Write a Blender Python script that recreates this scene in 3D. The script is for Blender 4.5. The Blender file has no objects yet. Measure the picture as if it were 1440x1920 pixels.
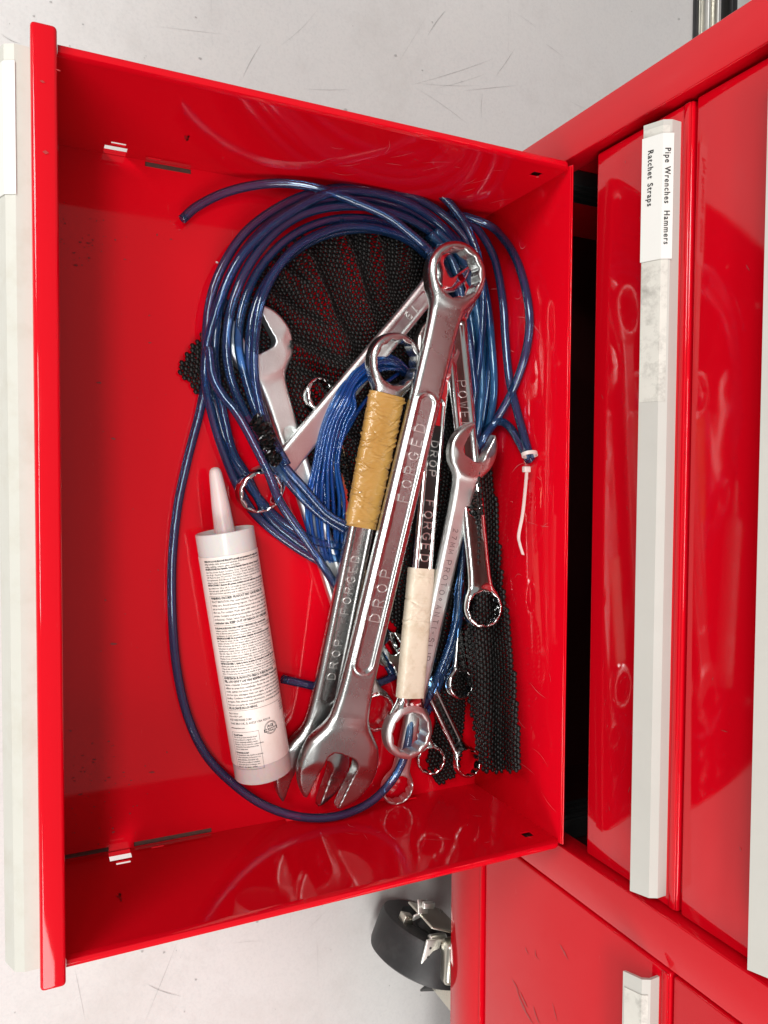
import bpy, bmesh, math, random
import numpy as np
from mathutils import Vector, Matrix
random.seed(7); rng = np.random.default_rng(5)
SC = bpy.context.scene; COL = SC.collection
# ------------------------------------------------------------------ camera
# axes: x to the right along the cabinet, y into the cabinet, z up; origin on the drawer floor
CAMH = 0.66
RX = np.array([-0.0059, -0.9993, -0.0368]); RY = np.array([0.9044, 0.0104, -0.4266]); RZ = np.array([0.4267, -0.0358, 0.9037])
Rw = np.array([RX, RY, RZ])            # columns = camera right, up, back in world axes
U_, _, V_ = np.linalg.svd(Rw); Rw = U_ @ V_
cam = bpy.data.cameras.new('camera'); camo = bpy.data.objects.new('camera', cam); COL.objects.link(camo)
cam.sensor_fit = 'VERTICAL'; cam.sensor_height = 36.0; cam.lens = 1440.0/1920.0*36.0
cam.clip_start = 0.02; cam.clip_end = 60
M4 = Matrix.Identity(4)
for i in range(3):
    for j in range(3): M4[i][j] = Rw[i][j]
M4[2][3] = CAMH
camo.matrix_world = M4; SC.camera = camo
def at(u, v, z):                        # point at height z seen at photo pixel (u, v)
    d = Rw @ np.array([u-720, -(v-960), -1440.0]); t = (z-CAMH)/d[2]
    return Vector((d[0]*t, d[1]*t, z))
def atc(u, v, z, y=0.4105):             # the same, but leaning on the drawer's back wall where it would pass through it
    p = at(u, v, z)
    return p if p[1] <= y else aty(u, v, y)
def aty(u, v, y):
    d = Rw @ np.array([u-720, -(v-960), -1440.0]); t = y/d[1]
    return Vector((d[0]*t, y, CAMH+d[2]*t))
# ------------------------------------------------------------------ world and lamps
W = bpy.data.worlds.new('World'); SC.world = W; W.use_nodes = True
bg = W.node_tree.nodes['Background']; bg.inputs[0].default_value = (1.0, 0.99, 0.97, 1); bg.inputs[1].default_value = 0.34
def area(name, loc, target, sx, sy, power, col):
    l = bpy.data.lights.new(name, 'AREA'); l.shape = 'RECTANGLE'; l.size = sx; l.size_y = sy; l.energy = power; l.color = col
    o = bpy.data.objects.new(name, l); COL.objects.link(o); o.location = loc
    o.rotation_euler = (Vector(target)-Vector(loc)).to_track_quat('-Z', 'Y').to_euler(); return o
area('ceiling_lamp', (4.6, -1.5, 3.9), (0.0, 0.25, 0), 3.4, 2.5, 280, (1.0, 0.98, 0.95))
area('ceiling_lamp', (-2.0, -2.4, 2.8), (0.0, 0.3, 0), 1.0, 1.8, 112, (1.0, 0.985, 0.96))
area('ceiling_lamp', (0.0, -0.8, 2.9), (0.1, 0.2, 0), 1.4, 0.4, 42, (1.0, 0.985, 0.96))
vs = SC.view_settings; vs.view_transform = 'Standard'; vs.look = 'None'; vs.exposure = -0.07; vs.gamma = 1.0
SC.render.engine = 'CYCLES'; SC.cycles.transparent_max_bounces = 48; SC.cycles.max_bounces = 10
SC.render.resolution_x = 768; SC.render.resolution_y = 1024
# ------------------------------------------------------------------ materials
class NT:
    def __init__(s, name):
        s.m = bpy.data.materials.new(name); s.m.use_nodes = True; s.t = s.m.node_tree; s.n = s.t.nodes; s.l = s.t.links
        s.b = s.n['Principled BSDF']; s.out = s.n['Material Output']
    def new(s, typ, **k):
        n = s.n.new(typ)
        for a, v in k.items(): setattr(n, a, v)
        return n
    def coord(s, scale=1.0, kind='Object'):
        tc = s.new('ShaderNodeTexCoord'); mp = s.new('ShaderNodeMapping')
        mp.inputs['Scale'].default_value = scale if isinstance(scale, tuple) else (scale,)*3
        s.l.new(tc.outputs[kind], mp.inputs[0]); return mp.outputs[0]
    def noise(s, vec, scale, detail=4, rough=.6):
        n = s.new('ShaderNodeTexNoise'); n.inputs['Scale'].default_value = scale; n.inputs['Detail'].default_value = detail
        n.inputs['Roughness'].default_value = rough; s.l.new(vec, n.inputs['Vector']); return n.outputs['Fac']
    def ramp(s, fac, stops):
        r = s.new('ShaderNodeValToRGB'); e = r.color_ramp.elements
        while len(e) < len(stops): e.new(0.5)
        for q, (p, c) in zip(e, stops): q.position = p; q.color = (c if isinstance(c, tuple) else (c, c, c)) + (1,)
        s.l.new(fac, r.inputs[0]); return r.outputs[0]
    def mix(s, fac, a, b):
        m = s.new('ShaderNodeMix'); m.data_type = 'RGBA'
        for i, x in ((0, fac), (6, a), (7, b)):
            if isinstance(x, (int, float)): m.inputs[i].default_value = x
            elif isinstance(x, tuple): m.inputs[i].default_value = x + (1,)
            else: s.l.new(x, m.inputs[i])
        return m.outputs[2]
    def bump(s, h, strength, dist):
        b = s.new('ShaderNodeBump'); b.inputs['Strength'].default_value = strength; b.inputs['Distance'].default_value = dist
        s.l.new(h, b.inputs['Height']); s.l.new(b.outputs[0], s.b.inputs['Normal']); return b
    def set(s, **k):
        for a, v in k.items():
            i = s.b.inputs[a.replace('_', ' ')]
            if hasattr(v, 'is_output'): s.l.new(v, i)
            elif isinstance(v, tuple) and len(v) == 3 and i.type == 'RGBA': i.default_value = v + (1,)
            else: i.default_value = v
        return s
def red_paint(name, dirt=0.35):
    t = NT(name); v = t.coord(1.0)
    n1 = t.ramp(t.noise(v, 9, 5), [(0.62, 0.0), (0.8, 1.0)])
    spk = t.ramp(t.noise(v, 260, 3), [(0.70, 0.0), (0.76, 1.0)])
    vs_ = t.coord((25, 300, 40)); scr = t.ramp(t.noise(vs_, 2.0, 3), [(0.71, 0.0), (0.76, 1.0)])
    c = t.mix(t.noise(v, 3, 3), (0.55, 0.0010, 0.008), (0.61, 0.0016, 0.010))
    m1 = t.new('ShaderNodeMath', operation='MULTIPLY'); t.l.new(n1, m1.inputs[0]); t.l.new(spk, m1.inputs[1])
    m2 = t.new('ShaderNodeMath', operation='MULTIPLY'); t.l.new(m1.outputs[0], m2.inputs[0]); m2.inputs[1].default_value = dirt*2
    c = t.mix(m2.outputs[0], c, (0.10, 0.012, 0.012))
    m3 = t.new('ShaderNodeMath', operation='MULTIPLY'); t.l.new(scr, m3.inputs[0]); m3.inputs[1].default_value = dirt*0.25
    c = t.mix(m3.outputs[0], c, (0.62, 0.16, 0.15))
    r = t.ramp(t.noise(v, 14, 5), [(0.35, 0.035), (0.75, 0.11)])
    t.set(Base_Color=c, Roughness=r, IOR=1.5, Specular_IOR_Level=0.38)
    t.bump(t.noise(v, 22, 2), 0.012, 0.002); return t.m
M = {}
M['red'] = red_paint('red_enamel'); M['red_floor'] = red_paint('red_enamel_worn', 0.8)
def concrete():
    t = NT('sealed_concrete'); v = t.coord(1.0)
    c = t.mix(t.noise(v, 2.2, 6), (0.56, 0.555, 0.54), (0.68, 0.665, 0.645))
    c = t.mix(t.ramp(t.noise(v, 11, 6, .7), [(0.35, 0.0), (0.75, 0.45)]), c, (0.60, 0.60, 0.61))
    c = t.mix(t.ramp(t.noise(v, 5.5, 8, .75), [(0.50, 0.0), (0.72, 0.55)]), c, (0.50, 0.475, 0.44))
    c = t.mix(t.ramp(t.noise(v, 330, 4), [(0.45, 0.0), (0.75, 0.35)]), c, (0.47, 0.47, 0.47))
    vo = t.new('ShaderNodeTexVoronoi'); vo.inputs['Scale'].default_value = 13; t.l.new(v, vo.inputs['Vector'])
    vr = t.new('ShaderNodeMath', operation='MULTIPLY_ADD'); t.l.new(vo.outputs['Color'], vr.inputs[0]); vr.inputs[1].default_value = 0.055; vr.inputs[2].default_value = -0.022
    lt = t.new('ShaderNodeMath', operation='LESS_THAN'); t.l.new(vo.outputs['Distance'], lt.inputs[0]); t.l.new(vr.outputs[0], lt.inputs[1])
    c = t.mix(lt.outputs[0], c, (0.13, 0.13, 0.14))
    v2 = t.coord((3, 40, 1)); c = t.mix(t.ramp(t.noise(v2, 2.2, 3), [(0.70, 0.0), (0.78, 0.3)]), c, (0.30, 0.30, 0.31))
    v3 = t.coord((30, 2.5, 1)); c = t.mix(t.ramp(t.noise(v3, 1.9, 3), [(0.71, 0.0), (0.78, 0.25)]), c, (0.32, 0.31, 0.31))
    t.set(Base_Color=c, Roughness=t.ramp(t.noise(v, 8, 4), [(0.3, 0.38), (0.7, 0.6)]))
    t.bump(t.noise(v, 120, 5), 0.15, 0.001); return t.m
M['concrete'] = concrete()
def metal(name, col, r0, r1, grain=0.0, dist=0.0002, nscale=900, patch=30):
    t = NT(name); v = t.coord(1.0)
    n = t.noise(v, patch, 5)
    c = t.mix(n, tuple(x*0.86 for x in col), tuple(min(1, x*1.1) for x in col))
    t.set(Base_Color=c, Metallic=1.0, Roughness=t.ramp(n, [(0.3, r0), (0.75, r1)]))
    if grain: t.bump(t.noise(v, nscale, 3), grain, dist)
    return t.m
M['satin'] = metal('satin_chrome', (0.455, 0.465, 0.46), 0.22, 0.33, 0.35, 0.0003, 700)
M['bead'] = metal('sandblasted_chrome', (0.76, 0.79, 0.775), 0.36, 0.48, 0.5, 0.0004, 800)
M['chrome'] = metal('polished_chrome', (0.70, 0.725, 0.72), 0.06, 0.14, 0.05, 0.0002, 120)
M['jaw'] = metal('ground_chrome', (0.66, 0.675, 0.655), 0.24, 0.34, 0.2, 0.0003, 500)
M['letter'] = metal('raised_lettering', (0.80, 0.79, 0.77), 0.34, 0.46)
M['stamp'] = metal('stamped_lettering', (0.16, 0.16, 0.16), 0.3, 0.45)
M['alu'] = metal('cast_aluminium', (0.82, 0.82, 0.78), 0.38, 0.5, 0.15, 0.0003, 400, 12)
M['zinc'] = metal('zinc_plate', (0.62, 0.60, 0.52), 0.22, 0.4, 0.2, 0.0006, 150)
M['black_metal'] = NT('black_steel').set(Base_Color=(0.012, 0.012, 0.012), Roughness=0.35).m
M['shaded_inside'] = NT('shaded_cabinet_inside').set(Base_Color=(0.03, 0.002, 0.002), Roughness=0.5).m  # the cabinet's inner shade is put into the colour, darkened from red
def plain(name, col, rough, n=0.1, sc=60, bump=0.0, dist=0.001, dirt=None, **k):
    t = NT(name); v = t.coord(1.0); nz = t.noise(v, sc, 5)
    c = t.mix(nz, tuple(x*(1-n) for x in col), tuple(min(1, x*(1+n)) for x in col))
    if dirt: c = t.mix(t.ramp(t.noise(v, dirt[1], 6, .7), [(0.48, 0.0), (0.68, dirt[2])]), c, dirt[0])
    t.set(Base_Color=c, Roughness=rough, **k)
    if bump: t.bump(nz, bump, dist)
    return t.m
M['rubber'] = plain('grey_rubber_tyre', (0.019, 0.019, 0.020), 0.5, 0.35, 90, 0.3, 0.001, dirt=((0.06, 0.06, 0.06), 40, 0.4))
M['hub'] = plain('black_plastic_hub', (0.012, 0.012, 0.012), 0.4)
M['grip'] = plain('ivory_painted_handle', (0.52, 0.515, 0.465), 0.4, 0.05, 25, 0.1, 0.0005, dirt=((0.40, 0.36, 0.28), 35, 0.3))
M['handle_face'] = plain('grey_painted_handle', (0.46, 0.455, 0.42), 0.38, 0.06, 20, 0.1, 0.0005, dirt=((0.42, 0.41, 0.38), 45, 0.2))
M['label'] = plain('white_label_tape', (0.66, 0.66, 0.63), 0.35, 0.02, 40)
M['label_dirty'] = plain('grimy_label_strip', (0.56, 0.55, 0.50), 0.3, 0.15, 60, 0.1, 0.0005, dirt=((0.22, 0.21, 0.19), 45, 0.8))
M['ink'] = plain('black_ink', (0.012, 0.012, 0.013), 0.6)
M['greyink'] = plain('grey_ink', (0.035, 0.035, 0.04), 0.6)
M['tie'] = plain('white_nylon', (0.62, 0.53, 0.50), 0.35)
M['mesh'] = plain('black_pvc_mesh', (0.007, 0.0068, 0.0065), 0.42, 0.3, 150, 0.3, 0.0006, Specular_IOR_Level=0.28)
M['blacktape'] = plain('black_vinyl_tape', (0.006, 0.006, 0.006), 0.12, 0.2, 120, 0.3, 0.001)
M['tape_gold'] = plain('tan_masking_tape', (0.43, 0.245, 0.065), 0.30, 0.12, 90, 0.5, 0.0012, dirt=((0.36, 0.18, 0.03), 60, 0.5), Coat_Weight=0.5, Coat_Roughness=0.12)
M['tape_white'] = plain('cream_cloth_tape', (0.66, 0.585, 0.46), 0.42, 0.06, 60, 0.35, 0.001, dirt=((0.42, 0.33, 0.20), 70, 0.5), Coat_Weight=0.2)
M['tube_label'] = plain('white_printed_label', (0.86, 0.82, 0.765), 0.33, 0.03, 25, 0.05, 0.0005, dirt=((0.66, 0.55, 0.45), 25, 0.35))
M['milky'] = plain('milky_plastic', (0.78, 0.71, 0.69), 0.25, 0.04, 30, Subsurface_Weight=0.5, Subsurface_Scale=0.01, Transmission_Weight=0.15)
M['spout'] = plain('translucent_nozzle', (0.78, 0.69, 0.675), 0.35, 0.05, 40, 0.1, 0.0005, Subsurface_Weight=0.6, Subsurface_Scale=0.008, Transmission_Weight=0.2)
def hose_mat(name, thru, edge, diff, dfac):
    t = NT(name)
    lw = t.new('ShaderNodeLayerWeight'); lw.inputs['Blend'].default_value = 0.42
    c = t.mix(lw.outputs['Facing'], thru, edge)
    tr = t.new('ShaderNodeBsdfTransparent'); t.l.new(c, tr.inputs[0])
    v = t.coord(1.0)
    df = t.new('ShaderNodeBsdfPrincipled')
    df.inputs['Base Color'].default_value = diff + (1,); df.inputs['Roughness'].default_value = 0.12
    t.l.new(t.ramp(t.noise(v, 60, 3), [(0.3, 0.05), (0.8, 0.2)]), df.inputs['Roughness'])
    m1 = t.new('ShaderNodeMixShader'); m1.inputs[0].default_value = dfac; t.l.new(tr.outputs[0], m1.inputs[1]); t.l.new(df.outputs[0], m1.inputs[2])
    gl = t.new('ShaderNodeBsdfGlossy'); gl.inputs['Roughness'].default_value = 0.09; gl.inputs[0].default_value = (0.95, 0.97, 1, 1)
    bp = t.new('ShaderNodeBump'); bp.inputs['Strength'].default_value = 0.008; bp.inputs['Distance'].default_value = 0.002
    t.l.new(t.noise(v, 140, 2), bp.inputs['Height']); t.l.new(bp.outputs[0], gl.inputs['Normal'])
    fr = t.new('ShaderNodeFresnel'); fr.inputs['IOR'].default_value = 1.5
    m2 = t.new('ShaderNodeMixShader'); t.l.new(fr.outputs[0], m2.inputs[0]); t.l.new(m1.outputs[0], m2.inputs[1]); t.l.new(gl.outputs[0], m2.inputs[2])
    t.l.new(m2.outputs[0], t.out.inputs['Surface']); return t.m
M['hose'] = hose_mat('blue_clear_hose', (0.50, 0.70, 0.92), (0.06, 0.13, 0.36), (0.018, 0.085, 0.24), 0.18)
M['hose_lit'] = hose_mat('blue_clear_hose_lit', (0.42, 0.68, 0.90), (0.06, 0.18, 0.42), (0.03, 0.15, 0.34), 0.38)  # lit copy of the clear hose, its brightness put into the colours
M['thin_hose'] = hose_mat('bright_blue_tubing', (0.30, 0.60, 0.95), (0.03, 0.14, 0.48), (0.010, 0.11, 0.42), 0.28)
# ------------------------------------------------------------------ object helpers
def empty(name, loc, label, cat, group=None):
    o = bpy.data.objects.new(name, None); COL.objects.link(o); o.location = loc; o.empty_display_size = 0.01
    o['label'] = label; o['category'] = cat
    if group: o['group'] = group
    return o
def tag(o, label, cat, group=None):
    o['label'] = label; o['category'] = cat
    if group: o['group'] = group
    return o
def link_mesh(name, me, mat, parent=None, smooth=False):
    o = bpy.data.objects.new(name, me); COL.objects.link(o)
    if mat is not None and not me.materials: me.materials.append(mat)
    if smooth:
        me.polygons.foreach_set('use_smooth', [True]*len(me.polygons))
    if parent is not None:
        o.parent = parent
        if not SETLOCAL[0]: o.matrix_parent_inverse = parent.matrix_basis.inverted()
    return o
SETLOCAL = [False]
def from_arrays(name, V, F, mat, parent=None, smooth=True):
    me = bpy.data.meshes.new(name); me.from_pydata([tuple(v) for v in V], [], [tuple(int(i) for i in f) for f in F]); me.update()
    return link_mesh(name, me, mat, parent, smooth)
def bm_obj(name, bm, mat, parent=None, smooth=False):
    bmesh.ops.recalc_face_normals(bm, faces=bm.faces)
    me = bpy.data.meshes.new(name); bm.to_mesh(me); bm.free()
    return link_mesh(name, me, mat, parent, smooth)
def add_box(bm, a, b, bev=0.0, seg=2, mat=None):
    g = bmesh.ops.create_cube(bm, size=1.0); vs_ = g['verts']
    for v in vs_:
        v.co = Vector(((a[i]+b[i])/2 + v.co[i]*(b[i]-a[i]) for i in range(3)))
    if bev:
        es = list({e for v in vs_ for e in v.link_edges})
        bmesh.ops.bevel(bm, geom=es, offset=bev, segments=seg, profile=0.5, affect='EDGES')
def box(name, a, b, mat, parent=None, bev=0.0, seg=2):
    bm = bmesh.new(); add_box(bm, a, b, bev, seg); o = bm_obj(name, bm, mat, parent, bev > 0)
    if bev: shade_auto(o)
    return o
def shade_auto(o, ang=50):
    me = o.data
    me.polygons.foreach_set('use_smooth', [True]*len(me.polygons))
    bm = bmesh.new(); bm.from_mesh(me)
    for e in bm.edges:
        if len(e.link_faces) == 2 and e.calc_face_angle(0) > math.radians(ang): e.smooth = False
    bm.to_mesh(me); bm.free()
def plate(axis, xs, us, ws, holes):
    """slab between xs along axis 'x' or 'z'; us/ws rectangle; rectangular holes cut right through"""
    cu = sorted({us[0], us[1], *[h[0] for h in holes], *[h[1] for h in holes]}); cw = sorted({ws[0], ws[1], *[h[2] for h in holes], *[h[3] for h in holes]})
    def solid(i, j):
        if i < 0 or j < 0 or i >= len(cu)-1 or j >= len(cw)-1: return False
        u, w = (cu[i]+cu[i+1])/2, (cw[j]+cw[j+1])/2
        return not any(h[0] < u < h[1] and h[2] < w < h[3] for h in holes)
    def P(d, u, w): return (d, u, w) if axis == 'x' else (u, w, d)
    bm = bmesh.new(); cache = {}
    def V(d, u, w):
        k = (d, u, w)
        if k not in cache: cache[k] = bm.verts.new(P(d, u, w))
        return cache[k]
    for i in range(len(cu)-1):
        for j in range(len(cw)-1):
            if not solid(i, j): continue
            u0, u1, w0, w1 = cu[i], cu[i+1], cw[j], cw[j+1]
            for d in xs: bm.faces.new([V(d, u0, w0), V(d, u1, w0), V(d, u1, w1), V(d, u0, w1)])
            if not solid(i-1, j): bm.faces.new([V(xs[0], u0, w0), V(xs[0], u0, w1), V(xs[1], u0, w1), V(xs[1], u0, w0)])
            if not solid(i+1, j): bm.faces.new([V(xs[0], u1, w0), V(xs[0], u1, w1), V(xs[1], u1, w1), V(xs[1], u1, w0)])
            if not solid(i, j-1): bm.faces.new([V(xs[0], u0, w0), V(xs[0], u1, w0), V(xs[1], u1, w0), V(xs[1], u0, w0)])
            if not solid(i, j+1): bm.faces.new([V(xs[0], u0, w1), V(xs[0], u1, w1), V(xs[1], u1, w1), V(xs[1], u0, w1)])
    return bm
def catmull(pts, n=10):
    P = [np.array(p, float) for p in pts]; P = [2*P[0]-P[1]] + P + [2*P[-1]-P[-2]]; out = []
    for i in range(1, len(P)-2):
        p0, p1, p2, p3 = P[i-1:i+3]
        for k in range(n):
            t = k/n
            out.append(0.5*((2*p1)+(-p0+p2)*t+(2*p0-5*p1+4*p2-p3)*t*t+(-p0+3*p1-3*p2+p3)*t**3))
    out.append(P[-2]); return np.array(out)
def tube_arrays(C, r, ns=14, closed_ends=True, hollow=0.0, radii=None, squash=None):
    C = np.asarray(C, float); n = len(C); T = np.gradient(C, axis=0); T /= np.linalg.norm(T, axis=1)[:, None]
    N = np.cross(T[0], [0, 0, 1]); 
    if np.linalg.norm(N) < 1e-6: N = np.array([1., 0, 0])
    N /= np.linalg.norm(N); V = []; F = []
    a = np.linspace(0, 2*math.pi, ns, endpoint=False)
    for i in range(n):
        N = N - T[i]*N.dot(T[i]); N /= np.linalg.norm(N); B = np.cross(T[i], N)
        rr = radii[i] if radii is not None else r
        V.append(C[i] + rr*(np.cos(a)[:, None]*N + np.sin(a)[:, None]*B*(squash or 1)))
    V = np.concatenate(V)
    for i in range(n-1):
        for j in range(ns):
            k = (j+1) % ns; F.append((i*ns+j, i*ns+k, (i+1)*ns+k, (i+1)*ns+j))
    V = list(V)
    for end, sgn in ((0, 1), (n-1, -1)):
        if hollow:
            b = len(V); c = C[end]
            ring = [V[end*ns+j] for j in range(ns)]
            for v in ring: V.append(c+(v-c)*hollow)
            for v in ring: V.append(c+(v-c)*hollow + T[end]*sgn*0.006)
            for j in range(ns):
                k = (j+1) % ns
                F.append((end*ns+j, b+j, b+k, end*ns+k)[::sgn]); F.append((b+j, b+ns+j, b+ns+k, b+k)[::sgn])
        elif closed_ends:
            F.append(tuple(end*ns+j for j in range(ns))[::-sgn])
    return V, F
def tube_obj(name, C, r, mat, parent=None, **k):
    V, F = tube_arrays(C, r, **k); return from_arrays(name, V, F, mat, parent)
def text_mesh(body, size, extrude=0.0, offset=0.0, align='LEFT', spacing=1.0, res=2, bevel=0.0, ws=1.0):
    cu = bpy.data.curves.new('t', 'FONT'); cu.body = body; cu.size = size; cu.extrude = extrude; cu.offset = offset
    cu.align_x = align; cu.align_y = 'CENTER'; cu.space_character = spacing; cu.resolution_u = res; cu.bevel_depth = bevel; cu.bevel_resolution = 1; cu.space_word = ws
    o = bpy.data.objects.new('t', cu); COL.objects.link(o)
    me = bpy.data.meshes.new_from_object(o.evaluated_get(bpy.context.evaluated_depsgraph_get()))
    bpy.data.objects.remove(o); bpy.data.curves.remove(cu); me.materials.clear(); return me
# ================================================================== SETTING
ZF = -0.235
bm = bmesh.new(); vsq = [bm.verts.new((x, y, ZF)) for x, y in ((-6, -6), (6, -6), (6, 6), (-6, 6))]; bm.faces.new(vsq)
fl = bm_obj('floor', bm, M['concrete']); fl['kind'] = 'structure'
def floor_marks():
    V = []; F = []
    marks = [[(1340, 1), (800, 65)], ]
    segs = [((835, 20), (803, 65), .0016), ((966, 90), (928, 145), .0008), ((490, 82), (455, 145), .0008), ((275, 1845), (340, 1868), .0012),
            ((900, 160), (778, 155), .0004), ((925, 110), (775, 158), .0006), ((914, 137), (815, 166), .0004), ((970, 160), (870, 170), .0005),
            ((905, 175), (903, 222), .0008), ((300, 50), (420, 64), .0004), ((570, 166), (655, 167), .0005), ((0, 62), (38, 82), .0010),
            ((600, 12), (520, 90), .0003), ((960, 20), (1010, 55), .0004), ((1070, 190), (1100, 205), .0004), ((140, 1815), (160, 1915), .0005),
            ((335, 1760), (270, 1920), .0005), ((430, 1770), (500, 1765), .0003), ((620, 1700), (560, 1760), .0004), ((1020, 80), (1060, 110), .0005),
            ((780, 165), (880, 235), .0006), ((745, 120), (800, 30), .0003)]
    for (a, b, w) in segs:
        p0 = np.array(at(a[0], a[1], ZF+0.0006)); p1 = np.array(at(b[0], b[1], ZF+0.0006)); d = p1-p0; d /= np.linalg.norm(d); n = np.array([-d[1], d[0], 0]); k0 = len(V)
        cv = rng.normal(0, 0.0015); N = 8
        for i in range(N+1):
            t = i/N; c = p0+(p1-p0)*t + n*cv*math.sin(math.pi*t); ww = w*0.6*(0.15+math.sin(math.pi*t))*rng.uniform(.6, 1.1)
            V += [c-n*ww/2, c+n*ww/2]
        for i in range(N): F.append((k0+2*i, k0+2*i+2, k0+2*i+3, k0+2*i+1))
    for i in range(70):
        u, v = rng.uniform(0, 1440), rng.choice([rng.uniform(0, 280), rng.uniform(1620, 1920)])
        c = np.array(at(u, v, ZF+0.0006)); r = rng.uniform(.0004, .0018)*rng.uniform(.5, 1); k0 = len(V); ph = rng.uniform(0, 6)
        for j in range(7):
            a = ph+j*2*math.pi/7; rr = r*rng.uniform(.6, 1.2); V.append(c+np.array([math.cos(a)*rr, math.sin(a)*rr*1.4, 0]))
        F.append(tuple(range(k0, k0+7)))
    o = from_arrays('floor_scuffs', V, F, plain('dark_scuff', (0.40, 0.395, 0.385), 0.6, 0.4, 80), None, False)
    o['kind'] = 'stuff'; tag(o, 'dark scratches and chips scattered over the pale concrete floor', 'floor scuffs')
floor_marks()
# metal door track lying beyond the cabinet, top right corner of the photo
th = empty('door_track', (-0.75, 0.97, ZF), 'grey metal track on the concrete behind the cabinet corner', 'door track')
y0 = at(1298, 40, ZF)[1]
def strip(name, ya, yb, h, mat): return box(name, (-2.2, ya, ZF+0.0005), (-0.4, yb, ZF+h), mat, th, 0.0006, 1)
strip('seal', y0, y0+0.010, 0.003, M['rubber'])
strip('rib', y0+0.0165, y0+0.0215, 0.016, M['alu']); strip('rib', y0+0.037, y0+0.041, 0.016, M['alu'])
strip('web', y0+0.0105, y0+0.052, 0.004, M['zinc']); strip('flange', y0+0.060, y0+0.072, 0.022, M['black_metal']); strip('web', y0+0.073, y0+0.5, 0.012, M['alu'])
# ================================================================== CABINET
FY = 0.424; PY = 0.433; TOPZ = 0.615; BOT = -0.0602; XL = -0.310; XR = 1.05; DEP = 0.47
cab = empty('tool_cabinet', (0.35, 0.6, BOT), 'glossy red steel tool cabinet with two columns of closed drawers on casters', 'tool cabinet')
def stile(name, x0, x1, z0, z1, ydeep=FY+0.022):
    return box(name, (x0, FY, z0), (x1, ydeep, z1), M['red'], cab, 0.0012, 2)
stile('stile', XL, -0.2765, BOT, TOPZ); stile('stile', 0.3165, 0.3530, BOT, TOPZ); stile('stile', 0.99, XR, BOT, TOPZ)
box('rail', (-0.2763, FY+0.0005, BOT), (0.3163, FY+0.022, -0.004), M['red'], cab, 0.001, 1)
box('rail', (0.3532, FY+0.0005, BOT), (0.9898, FY+0.022, 0.0025), M['red'], cab, 0.001, 1)
box('bead', (0.3534, FY-0.0022, 0.0028), (0.9895, FY+0.010, 0.0052), M['red'], cab, 0.001, 2)
box('rail', (-0.2763, FY+0.0005, 0.585), (0.3163, FY+0.022, TOPZ), M['red'], cab, 0.001, 1)
box('rail', (0.3532, FY+0.0005, 0.585), (0.9898, FY+0.022, TOPZ), M['red'], cab, 0.001, 1)
box('side_panel', (XL, FY+0.0222, BOT), (XL+0.0015, FY+DEP, TOPZ), M['red'], cab)
box('side_panel', (XR-0.0015, FY+0.0222, BOT), (XR, FY+DEP, TOPZ), M['red'], cab)
box('inner_wall', (-0.2885, FY+0.0222, BOT+.002), (-0.2865, FY+DEP-.003, TOPZ-.002), M['red'], cab)
box('divider_panel', (0.334, FY+0.0222, BOT+.002), (0.336, FY+DEP-.003, TOPZ-.002), M['shaded_inside'], cab)
box('back_panel', (XL+0.0017, FY+DEP, BOT), (XR-0.0017, FY+DEP+.0015, TOPZ), M['shaded_inside'], cab)
box('bottom_panel', (XL+0.0017, FY+0.0224, BOT), (XR-0.0017, FY+DEP-.0005, BOT+.0015), M['shaded_inside'], cab)
box('top_panel', (XL+0.0017, FY+0.0224, TOPZ-.0015), (XR-0.0017, FY+DEP-.0005, TOPZ), M['red'], cab)
def slide(x0, x1, sgn):
    bm = bmesh.new(); add_box(bm, (x0, PY+0.012, 0.062), (x1, PY+0.44, 0.094), 0.0008, 1)
    xi = x1 if sgn > 0 else x0
    for zz in (0.0655, 0.0775, 0.0895): add_box(bm, (xi-0.002, PY+0.0125, zz-.0012), (xi+0.003*sgn+0.0, PY+0.43, zz+.0012), 0.0004, 1) if sgn > 0 else add_box(bm, (xi-0.003, PY+0.0125, zz-.0012), (xi+0.002, PY+0.43, zz+.0012), 0.0004, 1)
    return bm_obj('drawer_slide', bm, M['black_metal'], cab)
slide(-0.286, -0.272, 1); slide(0.314, 0.333, -1)
PROF = [(0.0, .2410), (-.0086, .2412), (-.0143, .2382), (-.0198, .2245)]   # bracket section: y from the panel face, z
def handle_mesh(ztop, x0, x1, y):
    """aluminium pull: folded strip section with chamfered ends, extruded along x"""
    dz = ztop-0.2515; pr = [(y+a, b+dz) for a, b in PROF]; th_ = 0.0022
    inner = [(pr[0][0], pr[0][1]-th_), (pr[1][0]+.0006, pr[1][1]-th_), (pr[2][0]+th_*.75, pr[2][1]-th_*.9), (pr[3][0]+th_, pr[3][1]+.0002)]
    sec = pr + inner[::-1]; bm = bmesh.new(); L = []
    for x in (x0, x1): L.append([bm.verts.new((x, a, b)) for a, b in sec])
    n = len(sec)
    for j in range(n): k = (j+1) % n; bm.faces.new([L[0][j], L[0][k], L[1][k], L[1][j]])
    for l in L:
        for j in range(3): bm.faces.new([l[j], l[j+1], l[n-2-j], l[n-1-j]])
    es = [e for e in bm.edges if not e.is_boundary]
    bmesh.ops.bevel(bm, geom=[e for e in bm.edges if len(e.link_faces) == 2 and e.calc_face_angle(0) > 0.2], offset=0.0004, segments=1, affect='EDGES')
    return bm
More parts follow.
